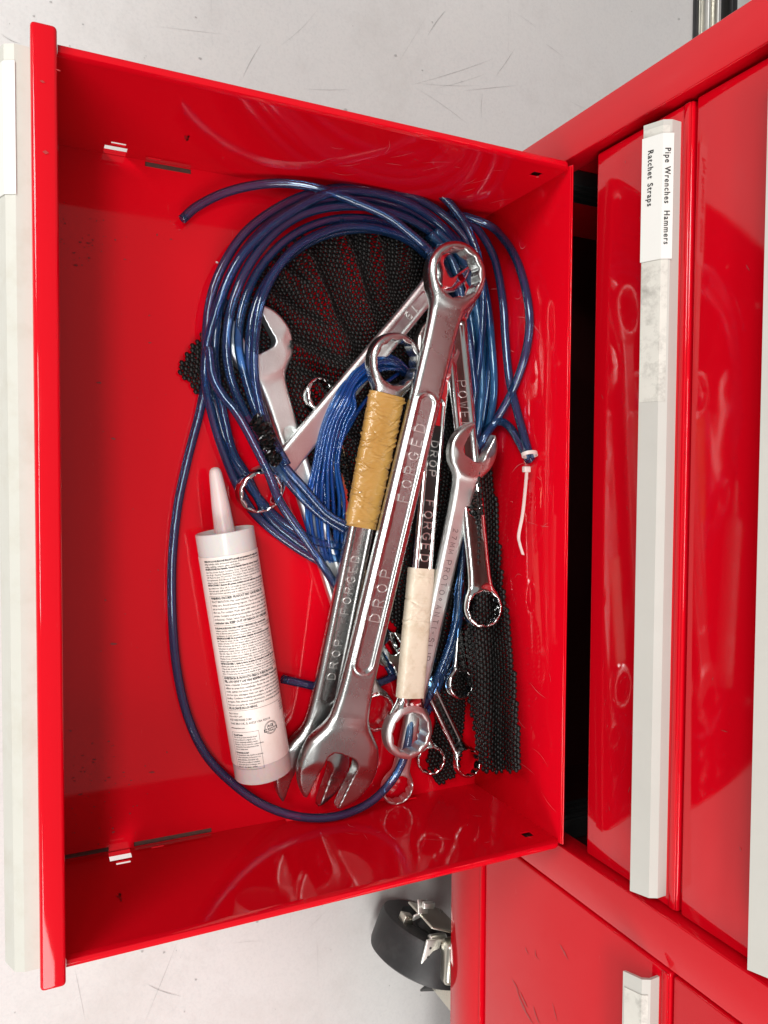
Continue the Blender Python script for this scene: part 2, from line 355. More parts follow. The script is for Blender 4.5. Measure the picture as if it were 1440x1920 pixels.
def label_strip(ztop, x0, x1, y, lift, f0=0.03, f1=1.0, over=0.0):
    """sticker folded over the two upper faces of the pull"""
    dz = ztop-0.2515; A = np.array([y+PROF[3][0], PROF[3][1]+dz]); B = np.array([y+PROF[2][0], PROF[2][1]+dz]); Cc = np.array([y+PROF[1][0], PROF[1][1]+dz])
    n1 = np.array([A[1]-B[1], -(A[0]-B[0])]); n1 /= np.linalg.norm(n1); n1 *= -1 if n1[0] > 0 else 1
    n2 = np.array([B[1]-Cc[1], -(B[0]-Cc[0])]); n2 /= np.linalg.norm(n2); n2 *= -1 if n2[1] < 0 else 1
    p = [A+(B-A)*f0+n1*lift, B+(n1+n2)*lift*.55, B+(Cc-B)*f1+n2*lift]
    bm = bmesh.new(); N = 12; rows = []
    for i in range(N+1):
        x = x0+(x1-x0)*i/N
        rows.append([bm.verts.new((x, q[0], q[1])) for q in p] + [bm.verts.new((x, q[0]+.0003, q[1]-.0003)) for q in p[::-1]])
    for i in range(N):
        for j in range(6): k = (j+1) % 6; bm.faces.new([rows[i][j], rows[i][k], rows[i+1][k], rows[i+1][j]])
    for r_ in (rows[0], rows[-1]):
        bm.faces.new([r_[0], r_[1], r_[4], r_[5]]); bm.faces.new([r_[1], r_[2], r_[3], r_[4]])
    return bm, (A, B, Cc, n1, n2)
def on_face(me, x, c, up, nrm):
    """lay text: +x along world x, 'up' along the face"""
    for v in me.vertices:
        a, b, d = v.co; q = Vector((x+a, c[0]+up[0]*b+nrm[0]*d, c[1]+up[1]*b+nrm[1]*d)); v.co = q
def closed_drawer(x0, x1, z0, z1, hx0, hx1, mat_h=None, label=None, PY=PY):
    d = bpy.data.objects.new('drawer', None); COL.objects.link(d); d.location = ((x0+x1)/2, PY, z0); d.parent = cab; d.matrix_parent_inverse = cab.matrix_basis.inverted()
    bpy.context.view_layer.update()
    d['label'] = label
    bm = bmesh.new(); add_box(bm, (x0, PY, z0), (x1, PY+0.016, z1), 0.0022, 3)
    o = bm_obj('front_panel', bm, M['red'], None, True); shade_auto(o); reparent(o, d)
    o = bm_obj('top_lip', (lambda b: (add_box(b, (x0+.001, PY-.0012, z1-.0075), (x1-.001, PY+.0005, z1-.0012), .0011, 2), b)[1])(bmesh.new()), M['red'], None, True); reparent(o, d)
    h = bm_obj('pull_handle', handle_mesh(z1, hx0, hx1, PY), mat_h or M['handle_face'], None); reparent(h, d)
    bm = bmesh.new(); add_box(bm, (x0+.008, PY+.0165, z0+.012), (x1-.008, PY+.40, z1-.02)); bmesh.ops.delete(bm, geom=[f for f in bm.faces if f.normal.z > .9], context='FACES')
    o = bm_obj('drawer_box', bm, M['shaded_inside'], None); reparent(o, d)
    return d
def reparent(o, p):
    o.parent = p; o.matrix_parent_inverse = (p.matrix_world if p.parent else p.matrix_basis).inverted()
bpy.context.view_layer.update()
d2 = closed_drawer(-0.2735, 0.3172-.0025, 0.1510, 0.2515, -0.262, 0.3067, label='drawer just above the open one with a white typed label')
d3 = closed_drawer(-0.2735, 0.3172-.0025, 0.2545, 0.3555, -0.262, 0.3067, M['handle_face'], 'drawer at the right edge of the photo with a wide pale pull')
closed_drawer(-0.2735, 0.3147, 0.3585, 0.582, -0.262, 0.3067, label='deep top drawer')
PY2 = 0.4246
d5 = closed_drawer(0.3562, 0.987, 0.0075, 0.2548, 0.3645, 0.975, label='tall lower drawer of the right hand column, scuffed', PY=PY2)
closed_drawer(0.3562, 0.987, 0.2572, 0.582, 0.3645, 0.975, label='upper drawer of the right hand column', PY=PY2)
def scale_x(me, w):
    m = max(v.co[0] for v in me.vertices)
    for v in me.vertices: v.co[0] *= w/m
# labels
bm, fr = label_strip(0.2515, -0.2580, -0.061, PY, 0.0004, 0.03, 0.75)
reparent(bm_obj('worn_label_strip', bm, M['label_dirty'], None), d2)
bm, fr = label_strip(0.2515, -0.2520, -0.1630, PY, 0.0013, -0.02, 1.15)
reparent(bm_obj('typed_label', bm, M['label'], None), d2)
A_, B_, C_, n1_, n2_ = fr; up1 = (B_-A_)/np.linalg.norm(B_-A_); up2 = (C_-B_)/np.linalg.norm(C_-B_)
t1 = text_mesh('Ratchet Straps', 0.0058, 0.00005, 0.0001, 'LEFT', 1.22, 3, 0, 1.4); scale_x(t1, .0400); on_face(t1, -0.2424, A_+(B_-A_)*.42+n1_*.0015, up1, n1_)
reparent(link_mesh('label_print', t1, M['ink']), d2)
t1 = text_mesh('Pipe Wrenches  Hammers', 0.0058, 0.00005, 0.0001, 'LEFT', 1.22, 3, 0, 1.1); scale_x(t1, .0684); on_face(t1, -0.2416, B_+(C_-B_)*.47+n2_*.0015, up2, n2_)
reparent(link_mesh('label_print', t1, M['ink']), d2)
bm, _ = label_strip(0.2548, 0.376, 0.56, PY2, 0.0006, 0.10, 0.7); reparent(bm_obj('worn_label_strip', bm, M['label_dirty'], None), d5)
# caster under the cabinet
cst = bpy.data.objects.new('caster', None); COL.objects.link(cst); cst.location = (0.62, 0.52, ZF); cst.parent = cab; cst.matrix_parent_inverse = cab.matrix_basis.inverted()
bpy.context.view_layer.update()
def caster():
    c = Vector((0.576, 0.450, ZF+0.0635)); ang = math.radians(-24); R3 = Matrix.Rotation(ang, 3, 'Z')   # wheel axis direction
    def lathe(name, prof, mat, ns=56):
        V = []; F = []; n = len(prof)
        for i in range(ns):
            a = 2*math.pi*i/ns
            for (ax, r) in prof: V.append(c + R3 @ Vector((ax, r*math.cos(a), r*math.sin(a))))
        for i in range(ns):
            for j in range(n-1): F.append((i*n+j, i*n+j+1, ((i+1) % ns)*n+j+1, ((i+1) % ns)*n+j))
        o = from_arrays(name, V, F, mat); shade_auto(o, 35); reparent(o, cst)
    Rw_ = 0.0635; w = 0.025
    lathe('tyre', [(-w, .040), (-w, .056), (-w+.003, .0615), (-w+.008, Rw_-.0003), (0, Rw_), (w-.008, Rw_-.0003), (w-.003, .0615), (w, .056), (w, .040)], M['rubber'])
    lathe('hub', [(-w-.001, .0001), (-w-.001, .012), (-w+.006, .016), (-w+.006, .034), (-w-.0005, .0395), (-w+.001, .041), (w-.001, .041), (w+.0005, .0395), (w-.006, .034), (w-.006, .016), (w+.001, .012), (w+.001, .0001)], M['hub'])
    def lb(name, a, b, mat, bev=.0015, rot=None):
        bm = bmesh.new(); add_box(bm, a, b, bev, 2)
        for v in bm.verts:
            q = v.co.copy()
            if rot: q = rot @ (q-Vector(a)) + Vector(a)
            v.co = c + R3 @ q
        o = bm_obj(name, bm, mat, None, True); shade_auto(o); reparent(o, cst)
    def pl(name, uv, z, size, mat, rx=0, ry=0, rz=0, bev=.001):
        p = at(uv[0], uv[1], z); bm = bmesh.new(); add_box(bm, [-q/2 for q in size], [q/2 for q in size], bev, 2)
        Rr_ = Matrix.Rotation(math.radians(rz), 3, 'Z') @ Matrix.Rotation(math.radians(ry), 3, 'Y') @ Matrix.Rotation(math.radians(rx), 3, 'X')
        for v in bm.verts: v.co = p + Rr_ @ v.co
        o = bm_obj(name, bm, mat, None, True); shade_auto(o); reparent(o, cst); return p, Rr_
    pl('axle_nut', (762, 1722), ZF+.075, (.010, .014, .014), M['zinc'], rz=-24)
    pl('fork', (818, 1722), ZF+.105, (.0030, .050, .060), M['zinc'], rz=-24)
    pl('lock_tab', (792, 1700), ZF+.105, (.016, .013, .0022), M['alu'], ry=-25, rz=-10); pl('lock_tab', (786, 1716), ZF+.104, (.013, .017, .0022), M['alu'], ry=35, rz=10)
    pl('lock_tab', (803, 1697), ZF+.112, (.007, .015, .006), M['alu'], rz=-12)
    p, Rr_ = pl('brake_pedal', (806, 1792), ZF+.118, (.046, .021, .0030), M['alu'], ry=12, rz=-8, bev=.0013)
    bm = bmesh.new()
    for q in (-.012, 0, .012): bmesh.ops.create_cone(bm, cap_ends=True, segments=12, radius1=.0018, radius2=.0013, depth=.0008, matrix=Matrix.Translation((q, -.003, .0018)))
    for v in bm.verts: v.co = p + Rr_ @ v.co
    ho = bm_obj('pedal_dimples', bm, M['black_metal'], None); ho['kind'] = 'stuff'; reparent(ho, cst)
    pl('brake_arm', (820, 1768), ZF+.110, (.020, .024, .010), M['alu'], ry=-20, rz=-8, bev=.003)
    pl('fork', (838, 1835), ZF+.100, (.052, .0030, .050), M['zinc'], rz=-14)
    pl('mount_plate', (905, 1790), ZF+.150, (.110, .075, .005), M['zinc'], rz=-4)
    pl('swivel_race', (850, 1800), ZF+.128, (.050, .030, .022), M['zinc'], rz=-4, bev=.006)
    pl('fork_lug', (812, 1852), ZF+.070, (.016, .030, .0030), M['black_metal'], ry=40, rz=-14)
caster()
# ================================================================== OPEN DRAWER
DR = empty('open_drawer', (0.02, 0.2, -0.002), 'open red steel drawer pulled fully out of the cabinet, holding tools', 'drawer')
RIM = 0.140; xl, xr, yb = -0.2625, 0.3055, 0.4155; yf = 0.0222
o = bm_obj('bottom_panel', plate('z', (-0.0015, 0.0), (xl-.004, xr+.004), (yf-.004, yb+.001), [(xl+.0004, xl+.0045, .094, .131), (xr-.0045, xr-.0004, .0235, .062), (xr-.0045, xr-.0004, .082, .147)]), M['red_floor'], DR)
lh_ = [(.0615, .0785, .0008, .0165), (.0655, .0765, .0195, .0245), (.095, .1055, .0058, .0078), (.392, .402, .112, .121)]
rh_ = [(.0615, .0785, .0008, .0165), (.0655, .0765, .0195, .0245), (.095, .1055, .0058, .0078), (.2135, .2280, .0008, .0055), (.392, .402, .112, .121), (.335, .345, .006, .0085)]
bm_obj('side_wall', plate('x', (xl-.0012, xl), (yf, yb+.001), (0.0002, RIM-.004), lh_), M['red'], DR)
bm_obj('side_wall', plate('x', (xr, xr+.0012), (yf, yb+.001), (0.0002, RIM-.004), rh_), M['red'], DR)
def hem(x, s):
    """rounded folded top edge of a side wall"""
    pr = [(0.0, -.0055), (0.0003, -.0012), (.0009, -.0003), (.0020, 0.0), (.0042, -.0001), (.0054, -.0008), (.0058, -.0030), (.0058, -.012), (.0048, -.012), (.0048, -.0055)]
    bm = bmesh.new(); rows = []
    ys = [(yf+.0005, 0)] + [(yf+(yb-.006-yf)*i/20, 0) for i in range(1, 21)] + [(yb-.0035, -.0006), (yb-.0015, -.0020), (yb-.0004, -.0045)]
    for (y, dzz) in ys: rows.append([bm.verts.new((x-s*a, y, RIM+b+dzz)) for a, b in pr])
    n = len(pr)
    for i in range(len(rows)-1):
        for j in range(n): k = (j+1) % n; bm.faces.new([rows[i][j], rows[i][k], rows[i+1][k], rows[i+1][j]])
    bm.faces.new(rows[0]); bm.faces.new(rows[-1]); o = bm_obj('rim_hem', bm, M['red'], DR, True); shade_auto(o, 40)
hem(xl+.0002, 1); hem(xr-.0002, -1)
box('back_wall', (xl-.0030, yb, 0.0002), (xr+.0030, yb+0.0013, RIM-.0010), M['red'], DR, 0.0004, 1)
box('back_flange', (xl-.0035, yb+.0015, RIM-.012), (xr+.0035, yb+.0028, RIM-.0002), M['red'], DR, 0.0005, 2)
# front: deep hollow panel with rounded edges
bm = bmesh.new(); add_box(bm, (-0.2735, 0.0073, -0.004), (0.3168, yf, 0.1500), 0.0026, 4)
o = bm_obj('front_panel', bm, M['red'], DR, True); shade_auto(o, 60)
bm_obj('pull_handle', handle_mesh(0.1505, -0.262, 0.3067, 0.0073), M['grip'], DR)
hdl = [c for c in DR.children if c.name.startswith('pull_handle')][0]
bm, fr2 = label_strip(0.1505, -0.2516, -0.1730, 0.0073, 0.0008, -0.02, 1.1); bm_obj('paper_label', bm, M['label'], DR)
# weld splash / runs: rust line in the left floor slot
for x0_, x1_ in ((xl-.0032, xl+.014), (xr-.014, xr+.0032)):
    box('slide_rail', (x0_, .0235, -.0055), (x1_, .41, -.0030), plain('dull_brown_steel', (0.10, 0.055, 0.045), 0.45, 0.5, 300), DR, .0005, 1)
for x0_, x1_ in ((xl-.009, xl-.005), (xr+.005, xr+.009)):
    box('hole_shade_block', (x0_, .380, .085), (x1_, .412, .120), M['black_metal'], DR, .0004, 1)  # black block added behind each corner hole so the hole looks dark
# grime smudges on the paint (flat stains)
def smudges():
    V = []; F = []
    def blob(P, ex, ey, r, asp, k=9):
        k0 = len(V); ph = rng.uniform(0, 6)
        for j in range(k):
            a = ph+2*math.pi*j/k; rr = r*rng.uniform(.35, 1.1); V.append(P+ex*math.cos(a)*rr+ey*math.sin(a)*rr*asp)
        F.append(tuple(range(k0, k0+k)))
    for i in range(190):
        u, v = rng.uniform(110, 330), rng.uniform(380, 1590)
        if rng.random() < .55: u, v = rng.normal(190, 45), rng.normal(1470, 70)
        if rng.random() < .3: u, v = rng.normal(160, 40), rng.normal(450, 30)
        p = np.array(at(u, v, 0.0003))
        if not (yf+.004 < p[1] < .38 and xl+.004 < p[0] < xr-.006): continue
        blob(p, np.array([1, 0, 0]), np.array([0, 1, 0]), abs(rng.normal(0, .00038))+.0002, rng.uniform(.4, 2.5), 6)
    for i in range(9):
        p = np.array([xl+.0004, .117+rng.normal(0, .0012), .058+rng.normal(0, .004)]); blob(p, np.array([0, 1, 0]), np.array([0, 0, 1]), .0012, 1.8)
        p = np.array([xr-.0004, .062+rng.normal(0, .0008), .075+rng.normal(0, .004)]); blob(p, np.array([0, 1, 0]), np.array([0, 0, 1]), .0009, 1.9)
    o = from_arrays('grime', V, F, plain('grime', (0.22, 0.012, 0.014), 0.4), DR, False); o['kind'] = 'stuff'
smudges()
def streaks(name, segs, mat, parent, lift=.0004):
    V = []; F = []
    for (P0, P1, nrm, w, cv) in segs:
        P0, P1, nrm = map(np.array, (P0, P1, nrm)); d = P1-P0; L_ = np.linalg.norm(d); d = d/L_; sd = np.cross(nrm, d); k0 = len(V); N = 9
        for i in range(N+1):
            t = i/N; q = P0+(P1-P0)*t+sd*cv*math.sin(math.pi*t)+nrm*lift; ww = w*(.1+math.sin(math.pi*t)*rng.uniform(.5, 1.1))
            V += [q-sd*ww/2, q+sd*ww/2]
        for i in range(N): F.append((k0+2*i, k0+2*i+2, k0+2*i+3, k0+2*i+1))
    o = from_arrays(name, V, F, mat, None, False); o['kind'] = 'stuff'; reparent(o, parent); return o
bpy.context.view_layer.update()
sg = []
for i in range(26):                                   # pale scratches on the drawer's back wall and left side wall
    x, z = rng.uniform(xl+.02, xr-.03), rng.uniform(.02, .125); a = rng.normal(1.2, .5); l = rng.uniform(.006, .035)
    sg.append(((x, yb-.0003, z), (x+math.cos(a)*l, yb-.0003, min(.135, z+math.sin(a)*l)), (0, -1, 0), rng.uniform(.0003, .0008), rng.normal(0, .002)))
for i in range(16):
    y, z = rng.uniform(.20, .40), rng.uniform(.04, .13); a = rng.normal(.6, .6); l = rng.uniform(.006, .03)
    sg.append(((xl+.0003, y, z), (xl+.0003, y+math.cos(a)*l, min(.133, z+abs(math.sin(a))*l)), (1, 0, 0), rng.uniform(.0003, .0007), rng.normal(0, .002)))
for i in range(14):
    y, z = rng.uniform(.25, .40), rng.uniform(.02, .12); a = rng.normal(1.0, .6); l = rng.uniform(.005, .02)
    sg.append(((xr-.0003, y, z), (xr-.0003, y+math.cos(a)*l, min(.133, z+abs(math.sin(a))*l)), (-1, 0, 0), rng.uniform(.0003, .0006), rng.normal(0, .001)))
streaks('paint_scratches', sg, plain('scratched_paint', (0.62, 0.10, 0.11), 0.4), DR)
sg = []
for (u0, v0, u1, v1, w) in ((968, 1850, 1000, 1920, .0035), (1000, 1885, 1012, 1920, .0022), (1050, 1770, 1066, 1800, .0025), (1005, 1780, 1012, 1800, .0015), (1036, 1880, 1045, 1915, .0014), (985, 1775, 992, 1790, .0012), (960, 1835, 975, 1862, .0016), (975, 1858, 990, 1890, .0030)):
    sg.append((tuple(aty(u0, v0, PY2)), tuple(aty(u1, v1, PY2)), (0, -1, 0), w, rng.normal(0, .0015)))
for i in range(10):
    u, v = rng.uniform(1330, 1410) if i < 4 else rng.uniform(1125, 1195), rng.uniform(300, 1650)
    sg.append((tuple(aty(u, v, PY)), tuple(aty(u+rng.normal(0, 6), v+rng.uniform(4, 14), PY)), (0, -1, 0), .0007, 0))
streaks('rubber_scuffs', sg, plain('rubber_scuff_paint', (0.36, 0.035, 0.035), 0.4), cab)
sg = []
for (u, v, du, dv, w) in ((55, 152, 9, 3, .0016), (60, 285, 11, 2, .0022), (84, 130, 10, 4, .0008)):
    sg.append((tuple(at(u+20, v, .1500)), tuple(at(u+20+du, v+dv, .1500)), (0, 0, 1), w, 0))
streaks('lip_smudges', sg, plain('smudged_paint', (0.36, 0.02, 0.02), 0.5), DR)
#@@CONTENTS
# ================================================================== WRENCHES (signed distance field -> mesh)
def surface_nets(F, org, h):
    S = F < 0; nx, ny, nz = F.shape
    acc = np.zeros((nx-1, ny-1, nz-1, 3)); cnt = np.zeros((nx-1, ny-1, nz-1))
    for ax in range(3):
        a = [slice(None)]*3; b = [slice(None)]*3; a[ax] = slice(0, -1); b[ax] = slice(1, None)
        f0, f1 = F[tuple(a)], F[tuple(b)]; cr = S[tuple(a)] != S[tuple(b)]
        t = np.where(cr, f0/(f0-f1+1e-20), 0)
        o1, o2 = [k for k in range(3) if k != ax]
        for d1 in (0, 1):
            for d2 in (0, 1):
                sl = [slice(None)]*3; sl[o1] = slice(d1, F.shape[o1]-1+d1); sl[o2] = slice(d2, F.shape[o2]-1+d2)
                c = cr[tuple(sl)]; acc[..., ax] += np.where(c, t[tuple(sl)], 0); acc[..., o1] += c*d1; acc[..., o2] += c*d2; cnt += c
    m = cnt > 0; idx = -np.ones(cnt.shape, int); idx[m] = np.arange(m.sum())
    ijk = np.argwhere(m); V = org + h*(ijk + acc[m]/cnt[m][:, None]); Q = []
    for ax in range(3):
        a = [slice(None)]*3; b = [slice(None)]*3; a[ax] = slice(0, -1); b[ax] = slice(1, None)
        cr = S[tuple(a)] != S[tuple(b)]; o1, o2 = [(1, 2), (2, 0), (0, 1)][ax]
        e = np.argwhere(cr); e = e[(e[:, o1] > 0) & (e[:, o2] > 0) & (e[:, o1] < F.shape[o1]-1) & (e[:, o2] < F.shape[o2]-1)]
        ins = S[tuple(a)][tuple(e.T)]
        def g(d1, d2):
            q = e.copy(); q[:, o1] -= d1; q[:, o2] -= d2; return idx[tuple(q.T)]
        q = np.stack([g(0, 0), g(1, 0), g(1, 1), g(0, 1)], 1); q[~ins] = q[~ins][:, ::-1]; Q.append(q)
    return V, np.concatenate(Q)
def sm(a, b, k):
    hh = np.clip(0.5+0.5*(b-a)/k, 0, 1); return b*(1-hh)+a*hh-k*hh*(1-hh)
def ext(d2, z, half, r):
    qx = d2+r; qz = np.abs(z)-half+r
    return np.minimum(np.maximum(qx, qz), 0)+np.sqrt(np.maximum(qx, 0)**2+np.maximum(qz, 0)**2)-r
def hexd(x, y, af):
    x, y = np.abs(x), np.abs(y); return np.maximum(x*0.8660254+y*0.5, y)-af
def wrench_sdf(p, L, Ro, w, slot, Rr, rh, th, tr, ts, w0, w1, panel, kneck, sdepth):
    x, y, z = p[..., 0], p[..., 1], p[..., 2]
    ca, sa = math.cos(math.pi+slot), math.sin(math.pi+slot)
    xs = x*ca+y*sa; ys = -x*sa+y*ca                      # along / across the jaw slot
    # head: round, slightly longer towards the jaw tips
    dh = np.hypot(np.where(xs > 0, xs*0.88, xs), ys)-Ro
    dh = np.maximum(dh, xs-Ro*0.98)
    head = ext(dh, z, th/2, th*0.24)
    slotd = np.maximum(np.abs(ys)-w/2, -(xs+sdepth)); rr = w*0.28
    qx = np.abs(ys)-w/2+rr; qz = -(xs+sdepth)+rr
    slotd = np.where((qx > 0) & (qz > 0), np.hypot(qx, qz)-rr, np.maximum(qx, qz)-rr)
    ring = ext(np.hypot(x-L, y)-Rr, z, tr/2, tr*0.30)
    t = np.clip(x/L, 0, 1); hw = (w0+(w1-w0)*t)/2
    hw = hw + Ro*0.35*np.exp(-np.maximum(x-Ro*.55, 0)/(Ro*.42)) + Rr*0.20*np.exp(-np.maximum(L-x-Rr*.7, 0)/(Rr*.40))
    d2 = np.maximum(np.abs(y)-hw, np.maximum(-x, x-L))
    tz = ts/2
    shank = ext(d2, z, tz, ts*0.42)
    if panel:
        x0, x1, pw, pd, kind = panel
        px = np.maximum(np.maximum(x0-x, x-x1), 0); dy = np.hypot(px, y)-pw if False else None
        cx = np.clip(x, x0+pw, x1-pw); dp = np.hypot(x-cx, y)-pw
        prof = np.clip(-dp/0.0011, 0, 1)*pd
        if kind == 2:                                    # raised bead along each side of the panel
            prof = prof - 0.0005*np.exp(-((dp-0.0012)/0.0008)**2) + 0.0005*np.exp(-((dp-0.0032)/0.0007)**2)
        shank = shank + prof
    d = sm(sm(shank, head, kneck), ring, kneck*.8)
    d = np.maximum(d, -slotd)
    hx = np.minimum(hexd(x-L, y, rh), hexd((x-L)*0.8660254-y*0.5, (x-L)*0.5+y*0.8660254, rh))
    hx = np.maximum(hx, -1.0)
    cham = (np.hypot(x-L, y)-rh*1.02-(np.abs(z)-tr/2+tr*.10))*0.7071      # countersink at both rims
    d = np.maximum(d, -np.minimum(hx, cham) if False else np.maximum(-hx, -1))
    d = np.maximum(d, -cham)
    return d
def make_wrench(label, p_open, p_ring, roll=0.0, L=None, Ro=.025, w=.027, slot=.26, Rr=.02, rh=.0135, th=.011, tr=.013, ts=.009, w0=.022, w1=.02,
                panel=None, kneck=.008, h=.0012, mats=('satin', 'satin', 'satin'), tilt=0.0, sdepth=None, letters=(), group='wrenches piled in the open drawer'):
    A = Vector(p_open); B = Vector(p_ring); L = (B-A).length; sdepth = Ro*.30 if sdepth is None else sdepth
    P = dict(L=L, Ro=Ro, w=w, slot=slot, Rr=Rr, rh=rh, th=th, tr=tr, ts=ts, w0=w0, w1=w1, panel=panel, kneck=kneck, sdepth=sdepth)
    mx = max(Ro*1.1, Rr)+.004; mz = max(th, tr, ts)/2+.003
    org = np.array([-Ro*1.15-.004, -mx, -mz]); n = np.ceil((np.array([L+Rr+.004, mx, mz])-org)/h).astype(int)+1
    g = np.stack(np.meshgrid(*[org[i]+h*np.arange(n[i]) for i in range(3)], indexing='ij'), -1)
    F = wrench_sdf(g, **P); V, Q = surface_nets(F, org, h)
    for it in range(3):                                   # pull vertices onto the exact surface
        e = h*.25; f = wrench_sdf(V, **P); G = np.stack([(wrench_sdf(V+e*np.eye(3)[k], **P)-wrench_sdf(V-e*np.eye(3)[k], **P))/(2*e) for k in range(3)], 1)
        gn = (G**2).sum(1)+1e-3; st = np.clip(f/gn, -h*.4, h*.4); V = V - G*st[:, None]*.8
    Vp = V.copy()
    # vertex normals from the faces
    fn = np.cross(V[Q[:, 2]]-V[Q[:, 0]], V[Q[:, 3]]-V[Q[:, 1]]); N = np.zeros_like(V)
    for k in range(4): np.add.at(N, Q[:, k], fn)
    N /= np.linalg.norm(N, axis=1)[:, None]+1e-12
    def bend(z, x): return z + np.maximum(0, x-(L-Rr*1.7))*math.tan(tilt)
    V[:, 2] = bend(V[:, 2], V[:, 0]); 
    X = (B-A).normalized(); Z = Vector((0, 0, 1)); Z = (Z-X*Z.dot(X)).normalized(); Z = Matrix.Rotation(roll, 3, X) @ Z; Y = Z.cross(X)
    Rm = np.array([X, Y, Z]).T
    root = empty('wrench', A, label, 'wrench', group)
    R3 = Matrix([[X[i], Y[i], Z[i]] for i in range(3)]); Mw = R3.to_4x4(); Mw.translation = A; root.matrix_basis = Mw
    c = Vp[Q].mean(1); x = c[:, 0]; rr = np.hypot(c[:, 0], c[:, 1])
    inhead = rr < Ro*1.02; inring = np.hypot(c[:, 0]-L, c[:, 1]) < Rr*1.03
    for nm, msk, mt in (('open_jaw', inhead, mats[0]), ('shank', ~inhead & ~inring, mats[1]), ('box_ring', inring, mats[2])):
        q = Q[msk]; u, inv = np.unique(q, return_inverse=True); q = inv.reshape(q.shape)
        me = bpy.data.meshes.new(nm); vv = V[u]
        me.vertices.add(len(vv)); me.vertices.foreach_set('co', vv.ravel().astype(np.float32))
        me.loops.add(q.size); me.loops.foreach_set('vertex_index', q.ravel().astype(np.int32))
        me.polygons.add(len(q)); me.polygons.foreach_set('loop_start', (np.arange(len(q))*4).astype(np.int32))
        me.update(calc_edges=True); me.validate()
        me.polygons.foreach_set('use_smooth', [True]*len(me.polygons))
        # crease sharp edges: angle-based by face normals against vertex normals
        nn = N[u]; me.normals_split_custom_set_from_vertices([tuple(a) for a in nn])
        o = bpy.data.objects.new(nm, me); COL.objects.link(o); me.materials.append(M[mt]); o.parent = root
    for (txt, xc, size, mt, hh, sx, off) in letters:       # lettering on the upper face, centred at xc
        me = text_mesh(txt, size, 0.00035, 0.0, 'CENTER', sx, 2)
        for v in me.vertices: v.co = Vector((xc+v.co[0], v.co[1]+off, hh+v.co[2]))
        o = bpy.data.objects.new('lettering', me); COL.objects.link(o); me.materials.append(M[mt]); o.parent = root
    return root, L
def outline_letters(root, txt, xc, size, hh, sx, mt, depth=.00022, off=0.0):
    cu = bpy.data.curves.new('t', 'FONT'); cu.body = txt; cu.size = size; cu.align_x = 'CENTER'; cu.align_y = 'CENTER'; cu.space_character = sx
    cu.resolution_u = 3; cu.fill_mode = 'NONE'; cu.bevel_depth = depth; cu.bevel_resolution = 0
    o = bpy.data.objects.new('t', cu); COL.objects.link(o); me = bpy.data.meshes.new_from_object(o.evaluated_get(bpy.context.evaluated_depsgraph_get()))
    bpy.data.objects.remove(o); bpy.data.curves.remove(cu); me.materials.clear()
    for v in me.vertices: v.co = Vector((xc+v.co[0], v.co[1]+off, hh+v.co[2]))
    q = bpy.data.objects.new('lettering', me); COL.objects.link(q); me.materials.append(M[mt]); q.parent = root
STROKES = {'D': [[(0, 0), (0, 1), (.35, 1), (.65, .8), (.7, .5), (.65, .2), (.35, 0), (0, 0)]], 'R': [[(0, 0), (0, 1), (.45, 1), (.62, .9), (.65, .75), (.62, .6), (.45, .5), (0, .5)], [(.35, .5), (.66, 0)]],
 'O': [[(.35, 0), (.12, .12), (0, .35), (0, .65), (.12, .88), (.35, 1), (.58, .88), (.7, .65), (.7, .35), (.58, .12), (.35, 0)]], 'P': [[(0, 0), (0, 1), (.45, 1), (.62, .9), (.65, .74), (.62, .58), (.45, .48), (0, .48)]],
 'F': [[(0, 0), (0, 1), (.62, 1)], [(0, .52), (.5, .52)]], 'G': [[(.66, .82), (.55, .94), (.35, 1), (.12, .88), (0, .65), (0, .35), (.12, .12), (.35, 0), (.58, .1), (.68, .28), (.68, .46), (.4, .46)]],
 'E': [[(.62, 0), (0, 0), (0, 1), (.62, 1)], [(0, .52), (.5, .52)]], 'W': [[(0, 1), (.18, 0), (.36, .75), (.54, 0), (.72, 1)]], '3': [[(.05, .85), (.2, 1), (.45, 1), (.6, .85), (.6, .65), (.42, .52), (.6, .4), (.6, .15), (.45, 0), (.2, 0), (.05, .15)], [(.42, .52), (.22, .52)]],
 '0': [[(.33, 0), (.1, .12), (0, .4), (0, .6), (.1, .88), (.33, 1), (.52, .88), (.62, .6), (.62, .4), (.52, .12), (.33, 0)]],
 'M': [[(0, 0), (0, 1), (.35, .3), (.7, 1), (.7, 0)]], 'T': [[(0, 1), (.64, 1)], [(.32, 1), (.32, 0)]], 'A': [[(0, 0), (.33, 1), (.66, 0)], [(.12, .35), (.54, .35)]], 'N': [[(0, 0), (0, 1), (.62, 0), (.62, 1)]],
 'I': [[(.1, 0), (.1, 1)]], 'S': [[(.6, .85), (.42, 1), (.2, 1), (.03, .84), (.06, .62), (.55, .42), (.6, .18), (.42, 0), (.18, 0), (0, .15)]], 'L': [[(0, 1), (0, 0), (.58, 0)]],
 '2': [[(.03, .8), (.15, .96), (.33, 1), (.55, .9), (.58, .68), (.4, .42), (0, 0), (.62, 0)]], '7': [[(0, 1), (.62, 1), (.22, 0)]], '1': [[(.05, .8), (.28, 1), (.28, 0)]], '9': [[(.6, .6), (.45, .46), (.2, .46), (.03, .6), (.03, .85), (.2, 1), (.45, 1), (.6, .85), (.6, .3), (.45, .03), (.15, 0)]],
 '-': [[(.1, .5), (.5, .5)]], '*': [[(.3, .8), (.52, .5), (.3, .2), (.08, .5), (.3, .8)]]}
